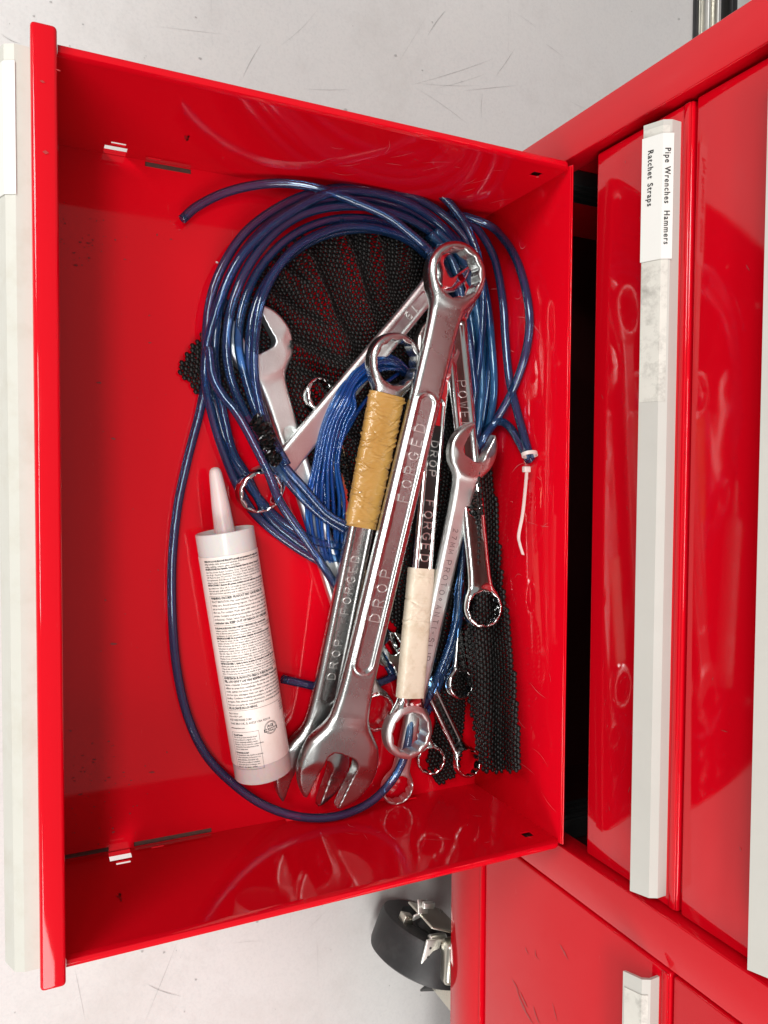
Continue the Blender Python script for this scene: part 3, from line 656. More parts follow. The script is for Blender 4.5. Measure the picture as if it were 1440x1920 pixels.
def thin_letters(root, txt, xc, size, zz, sx, mt, w=.00055, hgt=.0007, off=0.0):
    adv = size*.72*sx; H_ = size*.72; total = sum(adv*(.5 if ch in ' I' else 1) for ch in txt); x = xc-total/2; V = []; F = []
    for ch in txt:
        a_ = adv*(.5 if ch in ' I' else 1)
        for st_ in STROKES.get(ch, []):
            C_ = [(x+p[0]*H_, off-H_/2+p[1]*H_) for p in st_]
            cl = C_[0] == C_[-1]; n = len(C_); b0 = len(V)
            for i in range(n):
                pa = np.array(C_[i-1] if i else (C_[-2] if cl else C_[0])); pb = np.array(C_[i]); pc = np.array(C_[i+1] if i < n-1 else (C_[1] if cl else C_[-1]))
                d1 = pb-pa; d2_ = pc-pb; d1 = d1/(np.linalg.norm(d1)+1e-12); d2_ = d2_/(np.linalg.norm(d2_)+1e-12); m = d1+d2_; m /= np.linalg.norm(m)+1e-12; q = np.array([-m[1], m[0]])
                k = 1/max(.6, abs(float(m.dot(d1 if i else d2_))))
                for (o_, z_) in ((-w*1.25, -.0003), (-w*.55, hgt), (w*.55, hgt), (w*1.25, -.0003)): V.append((pb[0]+q[0]*o_*k, pb[1]+q[1]*o_*k, zz+z_))
            for i in range(n-1):
                for j in range(3): F.append((b0+4*i+j, b0+4*i+4+j, b0+4*i+5+j, b0+4*i+1+j))
            if not cl: F.append((b0, b0+1, b0+2, b0+3)); F.append((b0+4*n-1, b0+4*n-2, b0+4*n-3, b0+4*n-4))
        x += a_
    o = from_arrays('lettering', V, F, M[mt], None, False); o.parent = root; return o
def frac(pa, pb, p): pa, pb, p = map(np.array, (pa, pb, p)); d = pb-pa; return float((p-pa).dot(d)/d.dot(d))
# --- biggest wrench, on top
a, b = (634, 1432), (852, 516); PA, PB = at(*a, .036), at(*b, .070)
W1, L = make_wrench('largest satin steel wrench on top of the pile, DROP FORGED in a sunken panel', PA, PB, roll=math.radians(-3), Ro=.0362, w=.0315, slot=-.24, Rr=.0282, rh=.0190,
    th=.0135, tr=.0175, ts=.0125, w0=.0310, w1=.0285, panel=(.085, .335, .0078, .0011, 2), kneck=.012, h=.0013)
for t_, p in (('DROP', (722, 1108)), ('FORGED', (781, 862))):
    thin_letters(W1, t_, L*frac(a, b, p), .0128, .0125/2-.0011, 1.45 if t_ == 'DROP' else 1.36, 'letter', .00048)
# --- gold taped wrench
a, b = (585, 1438), (738, 680); PA, PB = at(*a, .012), at(*b, .050)
W2, L2 = make_wrench('satin wrench with tan masking tape round its neck, DROP FORGED along the shank', PA, PB, roll=math.radians(3), Ro=.0352, w=.0365, slot=-.16, Rr=.0258, rh=.0178,
    th=.012, tr=.0155, ts=.011, w0=.0270, w1=.0245, panel=(.060, .232, .0076, .0009, 1), kneck=.011, mats=('satin', 'satin', 'satin'))
for t_, p in (('DROP', (640, 1226)), ('FORGED', (667, 1087))):
    thin_letters(W2, t_, L2*frac(a, b, p), .0106, .0055-.0009, 1.36 if t_ == 'DROP' else 1.24, 'letter', .00045, .0006, .0010)
# --- cream taped wrench
a3, b3 = (826, 652), (763, 1371); PA, PB = at(*a3, .026), at(*b3, .040)
W3, L3 = make_wrench('wrench with cream cloth tape wound round its lower shank and a black sunken FORGED panel', PA, PB, roll=math.radians(-2), Ro=.0275, w=.0265, slot=-.26, Rr=.0243, rh=.0166,
    th=.0115, tr=.0150, ts=.0105, w0=.0225, w1=.0225, panel=(.048, .215, .0066, .0010, 1), kneck=.010, mats=('jaw', 'chrome', 'bead'))
thin_letters(W3, 'DROP', L3*frac(a3, b3, (806, 868)), .0105, .0047, 1.2, 'letter', .00050)
thin_letters(W3, 'FORGED', L3*frac(a3, b3, (787, 1003)), .0118, .0047, 1.18, 'letter', .00055)
x0 = L3*frac(a3, b3, (800, 800)); x1 = L3*frac(a3, b3, (777, 1090))
bm = bmesh.new(); add_box(bm, (x0, -.0062, .0041), (x1, .0062, .00445), .0001, 1); o = bm_obj('dark_panel', bm, M['black_metal'], None); o.parent = W3
# --- bead blasted 27 mm wrench
a4, b4 = (884, 846), (744, 1476); PA, PB = at(*a4, .052), at(*b4, .012)
W4, L4 = make_wrench('pale sandblasted wrench stamped 27MM, its open jaw resting upmost at the right', PA, PB, roll=math.radians(2), Ro=.0243, w=.0240, slot=-.30, Rr=.0160, rh=.0125,
    th=.0115, tr=.0125, ts=.0105, w0=.0215, w1=.0150, panel=None, kneck=.006, mats=('jaw', 'bead', 'bead'))
thin_letters(W4, '27MM', L4*frac(a4, b4, (846, 1012)), .0068, .0105/2-.0004, 1.35, 'stamp', .0004, .0006, -.001)
thin_letters(W4, 'PROTO*ANTI-SLIP', L4*frac(a4, b4, (816, 1140)), .0076, .0105/2-.0004, 1.30, 'stamp', .0004, .0006, -.001)
# --- chrome 30 wrench on the right
a5, b5 = (846, 545), (904, 1140); PA, PB = at(*a5, .022), at(*b5, .060)
W5, L5 = make_wrench('mirror chrome wrench at the far right stamped POWER and 30, ring over the black mesh', PA, PB, roll=math.radians(9), Ro=.0260, w=.024, slot=.26, Rr=.0185, rh=.0140,
    th=.009, tr=.0130, ts=.009, w0=.0240, w1=.0215, panel=(.030, .215, .0060, .0008, 1), kneck=.007, mats=('chrome', 'chrome', 'chrome'))
thin_letters(W5, 'POWER', L5*frac(a5, b5, (868, 768)), .0115, .0034, 1.2, 'letter', .00042)
thin_letters(W5, '30', L5*frac(a5, b5, (884, 993)), .0105, .0034, 1.5, 'letter', .00042)
# --- diagonal wrench
a6, b6 = (840, 500), (490, 922); PA, PB = at(*a6, .036), at(*b6, .020)
W6, L6 = make_wrench('chrome wrench lying diagonally under the tan taped one, ring towards the sealant tube', PA, PB, roll=math.radians(-12), Ro=.0215, w=.019, slot=-.26, Rr=.0198, rh=.0150,
    th=.009, tr=.0150, ts=.0085, w0=.0200, w1=.0235, panel=(.034, .172, .0060, .0009, 1), kneck=.007, mats=('chrome', 'bead', 'chrome'), tilt=math.radians(-8))
thin_letters(W6, '19', L6*frac(a6, b6, (757, 590)), .0100, .0036, 1.1, 'letter', .0004)
# --- satin open jaw at upper left
a7, b7 = (486, 642), (703, 1333); PA, PB = at(*a7, .014), at(*b7, .012)
W7, L7 = make_wrench('sandblasted wrench whose open jaw lies under the blue hose coil on the black mesh', PA, PB, Ro=.0290, w=.0250, slot=.20, Rr=.0190, rh=.0140,
    th=.011, tr=.012, ts=.009, w0=.0215, w1=.0200, panel=(.075, .24, .0062, .0009, 1), kneck=.009, mats=('bead', 'bead', 'chrome'))
# --- small wrenches
def small(label, a, b, za, zb, R, rh, Ro, wd, m='chrome', roll=0, tilt=0.1, **k):
    return make_wrench(label, at(*a, za), at(*b, zb), roll=math.radians(roll), Ro=Ro, w=Ro*.95, slot=.26, Rr=R, rh=rh, th=.0065, tr=.0095, ts=.006, w0=wd, w1=wd*.92,
        panel=(.03, .10, wd*.26, .0006, 1), kneck=.004, h=.00085, mats=(m, m, m), tilt=tilt, **k)
small('thin chrome ring spanner poking out between the mesh and the diagonal wrench', (722, 1215), (592, 742), .008, .015, .0162, .0120, .0165, .014, roll=24)
small('small chrome wrench, ring on the mesh just below the larger ring at the right', (880, 960), (858, 1280), .010, .026, .0150, .0112, .0155, .0145, roll=-6)
small('small chrome wrench slanting under the cream taped one, ring nearest the mesh fold', (775, 1225), (872, 1428), .010, .024, .0146, .0110, .0150, .0150, roll=-8)
small('small chrome wrench half hidden behind the cream taped ring, ring in red reflection', (740, 1215), (806, 1422), .008, .018, .0140, .0106, .0145, .0140, roll=14)
# flat knife-like chrome blade with brass sheen between diagonal wrench and tan tape
def plate_tool():
    pts = [(606, 822), (636, 800), (652, 880), (664, 960), (700, 1120), (668, 1120), (640, 975)]
    P = [np.array(at(u, v, .0135)) for u, v in pts]; n = len(P); V = [p+np.array([0, 0, 0]) for p in P]+[p-np.array([0, 0, .004]) for p in P]
    mid = [np.array(at(u, v, .0175)) for u, v in ((627, 835), (645, 962), (684, 1120))]
    V += mid; F = [(0, 6, 2*n+1, 2*n), (6, 5, 2*n+2, 2*n+1), (5, 4, 2*n+2), (4, 3, 2*n+1, 2*n+2), (3, 2, 2*n, 2*n+1), (2, 1, 2*n), (1, 0, 2*n)]
    F += [(i, (i+1) % n, n+(i+1) % n, n+i) for i in range(n)] + [tuple(range(n, 2*n))]
    o = from_arrays('scraper_blade', V, F, M['brassy'], None, False); tag(o, 'flat folded metal blade with a brassy face beside the tan tape', 'metal blade')
M['brassy'] = metal('brassy_plate', (0.60, 0.50, 0.32), 0.08, 0.2, 0.1, 0.0005, 60)
plate_tool()
# ---- tape sleeves (children of the wrenches they are wound on)
def sleeve(root, x0, x1, hy0, hy1, hz, mat, seed, amp, L_, folds):
    r2 = np.random.default_rng(seed); nx, na = int((x1-x0)/.0006), 96; V = []; F = []
    fl_ = [(r2.uniform(x0, x1), r2.uniform(-.9, .9), r2.uniform(0, 6.28), r2.uniform(.0004, .0010), r2.uniform(.2, 1)*r2.choice([-1, 1, 1])) for _ in range(folds)]
    star = [(r2.uniform(x0, x1), r2.uniform(-.006, .006)) for _ in range(4)]
    for i in range(nx+1):
        x = x0+(x1-x0)*i/nx; hy = hy0+(hy1-hy0)*i/nx; e = r2.normal(0, .00003)
        endw = r2.normal(0, .0003) if i in (0, nx) else 0
        for j in range(na):
            a = 2*math.pi*j/na; c, s_ = math.cos(a), math.sin(a)
            y = hy*math.copysign(abs(c)**.62, c); z = hz*math.copysign(abs(s_)**.70, s_)
            d = 0
            for (fx, sl, ph, wd, am) in fl_:
                q = (x-fx) - sl*y + .0016*math.sin(y*260+ph); d += am*amp*math.exp(-(q/wd)**2)*max(0, math.sin(ph+y*190+a*.5))
            if amp > .0003:
                for (sx_, sy_) in star:
                    rx, ry = x-sx_, y-sy_; rd = math.hypot(rx, ry); d += amp*.8*abs(math.sin(4*math.atan2(ry, rx)))*math.exp(-(rd/.007)**2)
            d += e + amp*.10*math.sin(x*330+4*math.sin(y*210+x*90)+seed)*math.sin(y*160+x*240)
            sc = 1+d/max(hy, hz)*1.6; V.append((x+endw, y*sc, z*sc+ (d if s_ > 0 else 0)))
    for i in range(nx):
        for j in range(na): k = (j+1) % na; F.append((i*na+j, (i+1)*na+j, (i+1)*na+k, i*na+k))
    o = from_arrays('tape_sleeve', V, F, mat); o.parent = root; return o
a, b = (585, 1438), (738, 680)
sleeve(W2, L2*frac(a, b, (684, 984)), L2*frac(a, b, (730, 738)), .0150, .0172, .0068, M['tape_gold'], 3, .00085, L2, 70)
x0, x1 = L3*frac(a3, b3, (783, 1068)), L3*frac(a3, b3, (766, 1308))
s3 = sleeve(W3, x0, x1, .0130, .0138, .0070, M['tape_white'], 8, .00050, L3, 11)
# ================================================================== HOSES
def hose(name, label, pts, r, mat, group, seed=0, cat='hose', hollow=.62):
    C = catmull([atc(*p) for p in pts], 12); C[:, 1] = np.minimum(C[:, 1], .4115); q = tube_arrays(C, r, ns=16, hollow=hollow)
    o = from_arrays(name, q[0], q[1], mat); tag(o, label, cat, group); return o
GH = 'clear blue hoses coiled in the drawer'; r_ = .0039; HM = M['hose']
H = [
 ('blue hose ending in a cut tip at the upper left of the coil', [(341, 412, .010), (370, 387, .011), (420, 362, .013), (480, 347, .017), (540, 344, .024), (600, 354, .032), (660, 376, .038), (723, 404, .044), (765, 435, .046), (803, 469, .046), (838, 512, .030), (862, 560, .026), (880, 640, .030), (892, 740, .030)]),
 ('outermost blue hose arching along the right wall and back across the pale jaw', [(845, 402, .020), (880, 408, .024), (928, 430, .030), (964, 478, .036), (985, 540, .042), (993, 605, .046), (984, 668, .050), (962, 730, .050), (932, 785, .048), (905, 825, .044), (888, 860, .034), (880, 920, .014)]),
 ('blue hose running down the right side to the white cable tie', [(840, 398, .016), (885, 418, .018), (925, 480, .020), (942, 560, .022), (948, 640, .026), (955, 710, .034), (968, 765, .040), (982, 815, .040), (992, 852, .036), (995, 862, .033)]),
 ('short blue hose bent from under the coil into the cable tie', [(905, 810, .016), (935, 791, .024), (955, 800, .030), (972, 826, .033), (988, 856, .034), (993, 864, .030)]),
 ('short blue hose end lying on the coil at its top right', [(828, 366, .034), (852, 392, .034), (878, 432, .034), (897, 485, .034), (905, 550, .032), (903, 620, .030), (895, 700, .028), (885, 790, .022)]),
 ('blue hose loop on the outside left of the coil', [(650, 1026, .020), (590, 1014, .020), (525, 975, .012), (470, 915, .008), (432, 850, .007), (406, 770, .008), (392, 700, .010), (387, 630, .014), (395, 560, .018), (417, 500, .020), (456, 440, .022), (510, 396, .022), (572, 366, .022), (640, 352, .024), (710, 353, .026), (780, 372, .028), (838, 408, .028), (880, 458, .028), (906, 530, .026), (918, 620, .022), (915, 720, .020), (900, 820, .016)]),
 ('blue hose loop, second from the outside of the coil', [(660, 1050, .016), (600, 1040, .014), (545, 1005, .012), (500, 962, .010), (462, 890, .009), (436, 845, .010), (418, 772, .012), (404, 700, .016), (403, 640, .020), (414, 565, .024), (448, 488, .027), (497, 428, .028), (560, 388, .028), (640, 370, .028), (715, 376, .026), (785, 402, .025), (845, 450, .022), (882, 520, .020), (898, 610, .018), (900, 720, .016), (885, 810, .014)]),
 ('blue hose loop passing through the middle of the coil', [(655, 1000, .026), (600, 965, .026), (548, 912, .026), (510, 862, .026), (483, 812, .024), (455, 765, .024), (432, 705, .026), (425, 640, .028), (438, 562, .030), (474, 486, .031), (530, 424, .031), (600, 392, .031), (690, 388, .029), (770, 412, .026), (830, 458, .024), (868, 530, .020), (884, 620, .016), (884, 720, .014), (876, 800, .012)]),
 ('blue hose loop near the inside of the coil', [(652, 986, .034), (612, 962, .033), (570, 915, .032), (530, 870, .031), (500, 822, .030), (478, 765, .028), (458, 700, .028), (447, 640, .026), (456, 572, .026), (488, 502, .026), (545, 444, .025), (618, 413, .024), (700, 412, .022), (770, 442, .020), (820, 488, .018), (852, 560, .014), (868, 650, .012), (870, 740, .010)]),
 ('blue hose loop third from the inside of the coil', [(640, 1075, .012), (560, 1030, .010), (492, 978, .008), (455, 930, .008), (420, 850, .009), (396, 770, .012), (384, 690, .018), (400, 600, .024), (440, 500, .030), (490, 440, .034), (545, 398, .036), (620, 362, .036), (700, 362, .034), (770, 384, .032), (828, 425, .030), (868, 480, .026), (892, 560, .022), (904, 650, .018), (896, 760, .015)]),
 ('innermost blue hose loop over the black mesh', [(538, 872, .034), (508, 815, .033), (486, 750, .030), (470, 700, .029), (468, 640, .030), (478, 578, .030), (508, 518, .030), (560, 466, .028), (626, 436, .026), (700, 430, .024), (765, 450, .022), (812, 490, .018)]),
 ('blue hose bending tightly across the open jaw at the left', [(520, 850, .036), (497, 800, .036), (482, 740, .036), (476, 680, .036), (480, 615, .036), (493, 555, .036), (527, 494, .034), (577, 450, .032), (655, 424, .030), (740, 436, .026), (800, 470, .020), (835, 520, .016)]),
 ('steel blue hose lying straight across the ring near the sealant nozzle', [(392, 650, .030), (399, 705, .030), (420, 744, .031), (441, 770, .033), (466, 812, .036), (502, 884, .038), (526, 943, .038), (568, 1005, .036), (602, 1055, .030), (640, 1115, .020), (690, 1190, .010), (722, 1240, .008), (735, 1262, .008)]),
 ('long loose blue hose looping wide round the sealant tube', [(420, 560, .012), (402, 620, .010), (388, 700, .008), (375, 770, .006), (352, 860, .006), (333, 950, .006), (323, 1050, .006), (323, 1150, .006), (331, 1250, .006), (351, 1340, .006), (384, 1412, .007), (432, 1465, .009), (492, 1508, .014), (560, 1531, .022), (628, 1531, .026), (688, 1508, .026), (730, 1470, .026), (754, 1430, .026), (766, 1385, .024), (770, 1335, .020), (782, 1290, .014), (808, 1240, .016)]),
 ('blue hose with a cut end pointing at the middle of the sealant tube', [(529, 1273, .007), (560, 1280, .007), (600, 1288, .007), (650, 1290, .006), (700, 1284, .006), (738, 1268, .007), (775, 1248, .008), (815, 1235, .010)]),
 ('teal blue hose rising beside the pale stamped wrench', [(790, 1330, .014), (808, 1298, .018), (828, 1250, .022), (846, 1200, .024), (857, 1150, .024), (860, 1105, .022), (868, 1040, .016), (872, 960, .010)]),
 ('teal blue hose doubled beside the pale stamped wrench', [(800, 1340, .010), (822, 1290, .015), (842, 1235, .020), (858, 1180, .022), (868, 1120, .018), (872, 1060, .012)]),
]
rr3 = np.random.default_rng(11)
for lb, pts in H: hose('hose', lb, pts, r_*(1.0 if 'doubled' not in lb else .8), HM, GH)
# right hand bundle: strands running down between the coil and the stacked wrenches
SIDE = ['first', 'second', 'third', 'fourth', 'fifth', 'sixth']
for i in range(6):
    o_ = i*11.5; zz = .014+.004*rr3.random()+ (.012 if i in (1, 3) else 0)
    pts = [(800+o_*.5, 440-i*3, zz), (838+o_*.75, 490-i*2, zz), (856+o_*.95, 560, zz), (866+o_*1.0, 640, zz), (868+o_*1.0, 730, zz+rr3.normal(0, .002)), (866+o_*.85, 800, zz), (866+o_*.5, 870, zz*.7), (868+o_*.3, 940, .008)]
    pts = [(u+rr3.normal(0, 1.5), v, z) for u, v, z in pts]
    hose('hose', 'blue hose strand going down beside the largest wrench, %s from the left of its bundle' % SIDE[i], pts, r_*.95, M['hose_lit'], GH)
# thin tubing bundle
GT = 'thin bright blue tubing coiled under the tan taped wrench'
def thin(lb, pts): return hose('thin_tubing', lb, pts, .0017, M['thin_hose'], GT, cat='tubing', hollow=0)
lab = 'one of the massed thin blue tubing strands looping out through the tan taped ring'
lab2 = 'one of the few thin blue tubing strands cutting straight down beside the folded metal blade'
lab3 = 'one of the thin blue tubing strands bunched low by the pale shank'
for i in range(10):
    k = i*8.4; j = lambda s=3: rr3.normal(0, s*.42); z0_ = .020+.0016*(i % 5)+.003*rr3.random()
    if i < 8:
        thin(lab, [(770-k*.2+j(6), 700+j(8), .020), (742+j(4), 672+k*.35+j(2), z0_+.006), (708+j(), 664+k*.55+j(), z0_+.008), (668+j(), 690+k*.7+j(), z0_+.010), (632+k*.55+j(), 738+k*.5+j(), z0_+.012), (604+k*.75+j(2), 800+j(), z0_+.008), (588+k*.8+j(4), 870+j(), z0_+.004), (572+k*1.25+j(5), 940+j(), z0_), (578+k*1.1+j(6), 1010+j(), z0_-.004), (598+k*.8+j(5), 1060+j(), .014), (640+k*.5+j(5), 1125+j(), .008), (668+k*.3, 1180+j(), .006)])
    else:
        thin(lab2, [(760+j(5), 690+j(4), .016), (700, 735+j(), .018), (672+j(), 770+j(), .022), (650+j(), 806+j(), .026), (622+j(), 850+j(), .026), (600+j(), 905+j(), .020), (590+j(), 980, .014)])
for i in range(5):
    k = i*10.5; j = lambda s=2.5: rr3.normal(0, s*.4)
    thin(lab3, [(556+k*1.6, 880+j(), .012+.001*i), (562+k*1.5, 930, .014), (575+k*1.3+j(), 985, .014), (592+k+j(), 1040, .014), (612+k*.8+j(), 1090, .012), (634+k*.5+j(), 1140, .008)])
# black vinyl tape lashed round two hoses (crumpled)
def crumple(name, pts, wd, label, mat, seed):
    r2 = np.random.default_rng(seed); C = catmull([at(*p) for p in pts], 8); V, F = tube_arrays(C, wd, ns=18, radii=[wd*(1+.25*math.sin(i*1.7+seed)) for i in range(len(C))])
    V = [v+r2.normal(0, wd*.11, 3) for v in V]; o = from_arrays(name, V, F, mat, None, False); tag(o, label, 'tape'); return o
crumple('black_tape', [(478, 786, .034), (492, 800, .037), (500, 822, .037), (504, 840, .035)], .0062, 'crumpled black tape wrapped round hoses beside the satin jaw, upper wad', M['blacktape'], 1)
crumple('black_tape', [(502, 846, .038), (510, 856, .038), (521, 866, .037)], .0052, 'smaller wad of black tape on the hose just below the first', M['blacktape'], 4)
# cable tie round the two hose ends
tie = empty('cable_tie', at(990, 875, .034), 'white nylon cable tie cinched round two blue hose ends, tail hanging down', 'cable tie'); bpy.context.view_layer.update()
ctr = np.array(atc(993, 852, .036, .4065)); V = []; F = []
dirv = np.array(atc(994, 870, .033, .4065))-np.array(atc(984, 822, .039, .4065)); dirv /= np.linalg.norm(dirv); n1 = np.cross(dirv, [0, 0, 1]); n1 /= np.linalg.norm(n1); n2 = np.cross(n1, dirv); ns = 28
for i in range(ns):
    a = 2*math.pi*i/ns; p = ctr + n1*math.cos(a)*.0066 + n2*math.sin(a)*.0052
    for (q, s_) in ((-.0016, 1), (.0016, 1), (.0016, 1.16), (-.0016, 1.16)): V.append(ctr+(p-ctr)*s_+dirv*q)
for i in range(ns):
    for j in range(4): F.append((i*4+j, i*4+(j+1) % 4, ((i+1) % ns)*4+(j+1) % 4, ((i+1) % ns)*4+j))
reparent(from_arrays('strap', V, F, M['tie'], None, False), tie)
hd = np.array(atc(987, 880, .034, .4065)); bm = bmesh.new(); add_box(bm, hd-np.array([.0026, .0032, .0024]), hd+np.array([.0026, .0032, .0024]), .0007, 2); reparent(bm_obj('head', bm, M['tie'], None, True), tie)
C = catmull([atc(u_, v_, .03, yy_) for u_, v_, yy_ in ((987, 884, .4065), (984, 920, .402), (979, 965, .398), (972, 1003, .398), (974, 1020, .403), (980, 1040, .409))], 8); V = []; F = []
for i, c in enumerate(C):
    for (a_, b_) in ((-.0013, 0), (.0013, 0), (.0013, .001), (-.0013, .001)): V.append(c+np.array([a_*.25, a_, b_]))
for i in range(len(C)-1):
    for j in range(4): F.append((i*4+j, i*4+(j+1) % 4, (i+1)*4+(j+1) % 4, (i+1)*4+j))
reparent(from_arrays('tail', V, F, M['tie'], None, False), tie)
# ================================================================== BLACK MESH LINERS
def inpoly(x, y, P):
    c = False; j = len(P)-1
    for i in range(len(P)):
        if (P[i][1] > y) != (P[j][1] > y) and x < (P[j][0]-P[i][0])*(y-P[i][1])/(P[j][1]-P[i][1])+P[i][0]: c = not c
        j = i
    return c
def slide_up(q):                        # cloth that meets the back wall climbs it
    k = q[1]-.330
    if k <= 0: return q
    # gentle quarter bend from the floor to the wall, keeping the cloth's own length
    p = np.array([q[0], q[1], .004]); d = p-np.array([0, 0, CAMH]); lim = .4050-(q[2]-.010)*.75
    if p[1] > lim: p = np.array([0, 0, CAMH])+d*(lim/p[1])
    rise = .026*min(1, k/.075)**2
    c0 = np.array([0, 0, CAMH])+d*((CAMH-.004-rise-q[2])/(CAMH-.004))
    return c0 if c0[1] < p[1] else p
def liner(label, polypx, zf, pitch, ang, warp, rad, hgt, lean=False):
    P = [tuple(at(u, v, .004))[:2] for u, v in polypx]; xs = [p[0] for p in P]; ys = [p[1] for p in P]
    ca, sa = math.cos(ang), math.sin(ang); pts = {}; cx, cy = sum(xs)/len(xs), sum(ys)/len(ys); N = int(.5/pitch)
    for i in range(-N, N):
        for j in range(-N, N):
            a_ = (i+(.5 if j % 2 else 0))*pitch; b_ = j*pitch*.62
            x = cx+ca*a_-sa*b_; y = cy+sa*a_+ca*b_; dx, dy = warp(x, y)
            if inpoly(x+dx, y+dy, P):
                z_ = zf(x+dx, y+dy); q = np.array([x+dx+rng.normal(0, pitch*.04), y+dy+rng.normal(0, pitch*.04), z_])
                if lean: q = slide_up(q)
                pts[(i, j)] = q
    keys = list(pts); V = []; F = []
    ang8 = np.arange(6)*math.pi/3
    for k in keys:
        i, j = k; p = pts[k]; q = pts.get((i+1, j)); q = q if q is not None else p+np.array([ca, sa, 0])*pitch
        up_ = pts.get((i, j+2)); up_ = up_ if up_ is not None else p+np.array([-sa, ca, 0])*pitch
        t = (q-p); t /= np.linalg.norm(t)+1e-9; s_ = up_-p; s_ -= t*s_.dot(t); s_ /= np.linalg.norm(s_)+1e-9; n = np.cross(t, s_); b0 = len(V)
        V.append(p+n*hgt); 
        for a in ang8: V.append(p+t*rad*math.cos(a)*.95+s_*rad*.80*math.sin(a)+n*hgt*.55)
        for a in ang8: V.append(p+t*rad*math.cos(a)*1.12+s_*rad*.92*math.sin(a)-n*hgt*.1)
        for m in range(6):
            m2 = (m+1) % 6; F.append((b0, b0+1+m, b0+1+m2)); F.append((b0+1+m, b0+7+m, b0+7+m2, b0+1+m2))
        F.append(tuple(b0+7+m for m in range(5, -1, -1)))
        for (di, dj) in (((0, 1), (-1, 1)) if j % 2 == 0 else ((0, 1), (1, 1))) + ((1, 0),):
            o2 = pts.get((i+di, j+dj))
            if o2 is None: continue
            d = o2-p; l = np.linalg.norm(d); d /= l; w = np.cross(n, d)*rad*.30; b0 = len(V)
            for c_ in (p, o2): V.extend([c_+w, c_-w, c_+n*hgt*.3-w*.5, c_+n*hgt*.3+w*.5])
            for m in range(4): F.append((b0+m, b0+(m+1) % 4, b0+4+(m+1) % 4, b0+4+m))
    o = from_arrays('liner_mesh', V, F, M['mesh'], None, True); tag(o, label, 'mesh liner'); return o
FOLDS = [((560, 455), (660, 690), .013, .0065), ((640, 440), (700, 610), .011, .0055), ((700, 430), (735, 600), .009, .005), ((470, 540), (640, 640), .010, .006), ((520, 500), (600, 560), .008, .004),
         ((560, 660), (700, 720), .012, .007), ((760, 440), (770, 560), .008, .005), ((600, 740), (700, 900), .010, .006), ((450, 640), (520, 780), .008, .006), ((640, 880), (700, 1100), .009, .007), ((760, 900), (800, 1300), .009, .008), ((850, 1200), (850, 1420), .008, .007)]
FW = [(np.array(at(*a, .008))[:2], np.array(at(*b, .008))[:2], h*1.35, w*.9) for a, b, h, w in FOLDS]
def zA(x, y):
    p = np.array([x, y]); z = .0045+.0016*math.sin(x*110+y*40)+.0014*math.sin(y*150-x*60)
    for a, b, h, w in FW:
        d = b-a; t = min(1.15, max(-.15, (p-a).dot(d)/d.dot(d))); q = p-(a+d*t)
        r2_ = q.dot(q)/(w*w*(1+.8*t)**2); z += h*math.exp(-r2_*1.4)*(1-.5*max(0, t))
    return max(.0025, z)
polyA = [(328, 695), (352, 658), (385, 620), (440, 560), (500, 490), (560, 448), (640, 418), (720, 408), (800, 430), (850, 470), (880, 560), (900, 700), (905, 900), (900, 1100), (880, 1200), (872, 1320), (858, 1440), (822, 1474), (800, 1440), (812, 1340), (775, 1260), (742, 1180), (700, 1130), (650, 1080), (628, 1020), (590, 930), (560, 868), (500, 800), (430, 765), (375, 742)]
liner('crumpled black woven mesh spread flat under the wrenches and hoses, red floor showing through', polyA, zA, .0051, math.radians(38), lambda x, y: (.004*math.sin(y*60+x*20), .004*math.sin(x*55)), .00235, .0021)
sB = at(918, 1180, .02)
cB0 = np.array(at(890, 880, .01))[:2]; cB1 = np.array(at(925, 1445, .01))[:2]
def zB(x, y):
    d = cB1-cB0; n_ = np.array([-d[1], d[0]])/np.linalg.norm(d); s_ = (np.array([x, y])-cB0).dot(n_)*(-1 if n_[1] < 0 else 1)
    return .013+.014*math.sin(s_*170+x*5+.6)+.0016*math.sin(s_*420+x*30)+.0015*math.sin(x*90)
polyB = [(893, 880), (918, 866), (931, 940), (941, 1080), (957, 1180), (968, 1300), (974, 1380), (973, 1447), (906, 1448), (893, 1400), (876, 1290), (872, 1190), (892, 1120), (897, 980)]
liner('thick folded strip of black woven mesh standing along the back wall at the lower right', polyB, zB, .0058, math.radians(2), lambda x, y: (0, .002*math.sin(x*40)), .0026, .0024, True)
# ================================================================== SEALANT TUBE
TA = at(421, 994, .0245); TB = at(494, 1448, .0245); TR = .0243
ax = (TB-TA); TL = ax.length; ax.normalize(); side = ax.cross(Vector((0, 0, 1))).normalized(); upv = side.cross(ax)   # side: to image left or right
if side[0]*0+side[1] < 0: side = -side                 # make 'side' point into the cabinet (image right)
tub = empty('sealant_tube', (TA+TB)/2-Vector((0, 0, .0245)), 'white caulking cartridge of silicone sealant with pink nozzle, printed back label upward', 'sealant tube'); bpy.context.view_layer.update()
def cyl_pt(t, th_, r): return np.array(TA)+np.array(ax)*t+np.array(side)*math.sin(th_)*r+np.array(upv)*math.cos(th_)*r
def lathe_t(name, prof, mat, ns=72, th0=-math.pi, th1=math.pi):
    V = []; F = []; n = len(prof); full = th1-th0 > 6.2
    for i in range(ns+(0 if full else 1)):
        a = th0+(th1-th0)*i/ns
        for (t, r) in prof: V.append(cyl_pt(t, a, r))
    for i in range(ns):
        i2 = (i+1) % ns if full else i+1
        for j in range(n-1): F.append((i*n+j, i*n+j+1, i2*n+j+1, i2*n+j))
    o = from_arrays(name, V, F, mat); shade_auto(o, 45); reparent(o, tub); return o
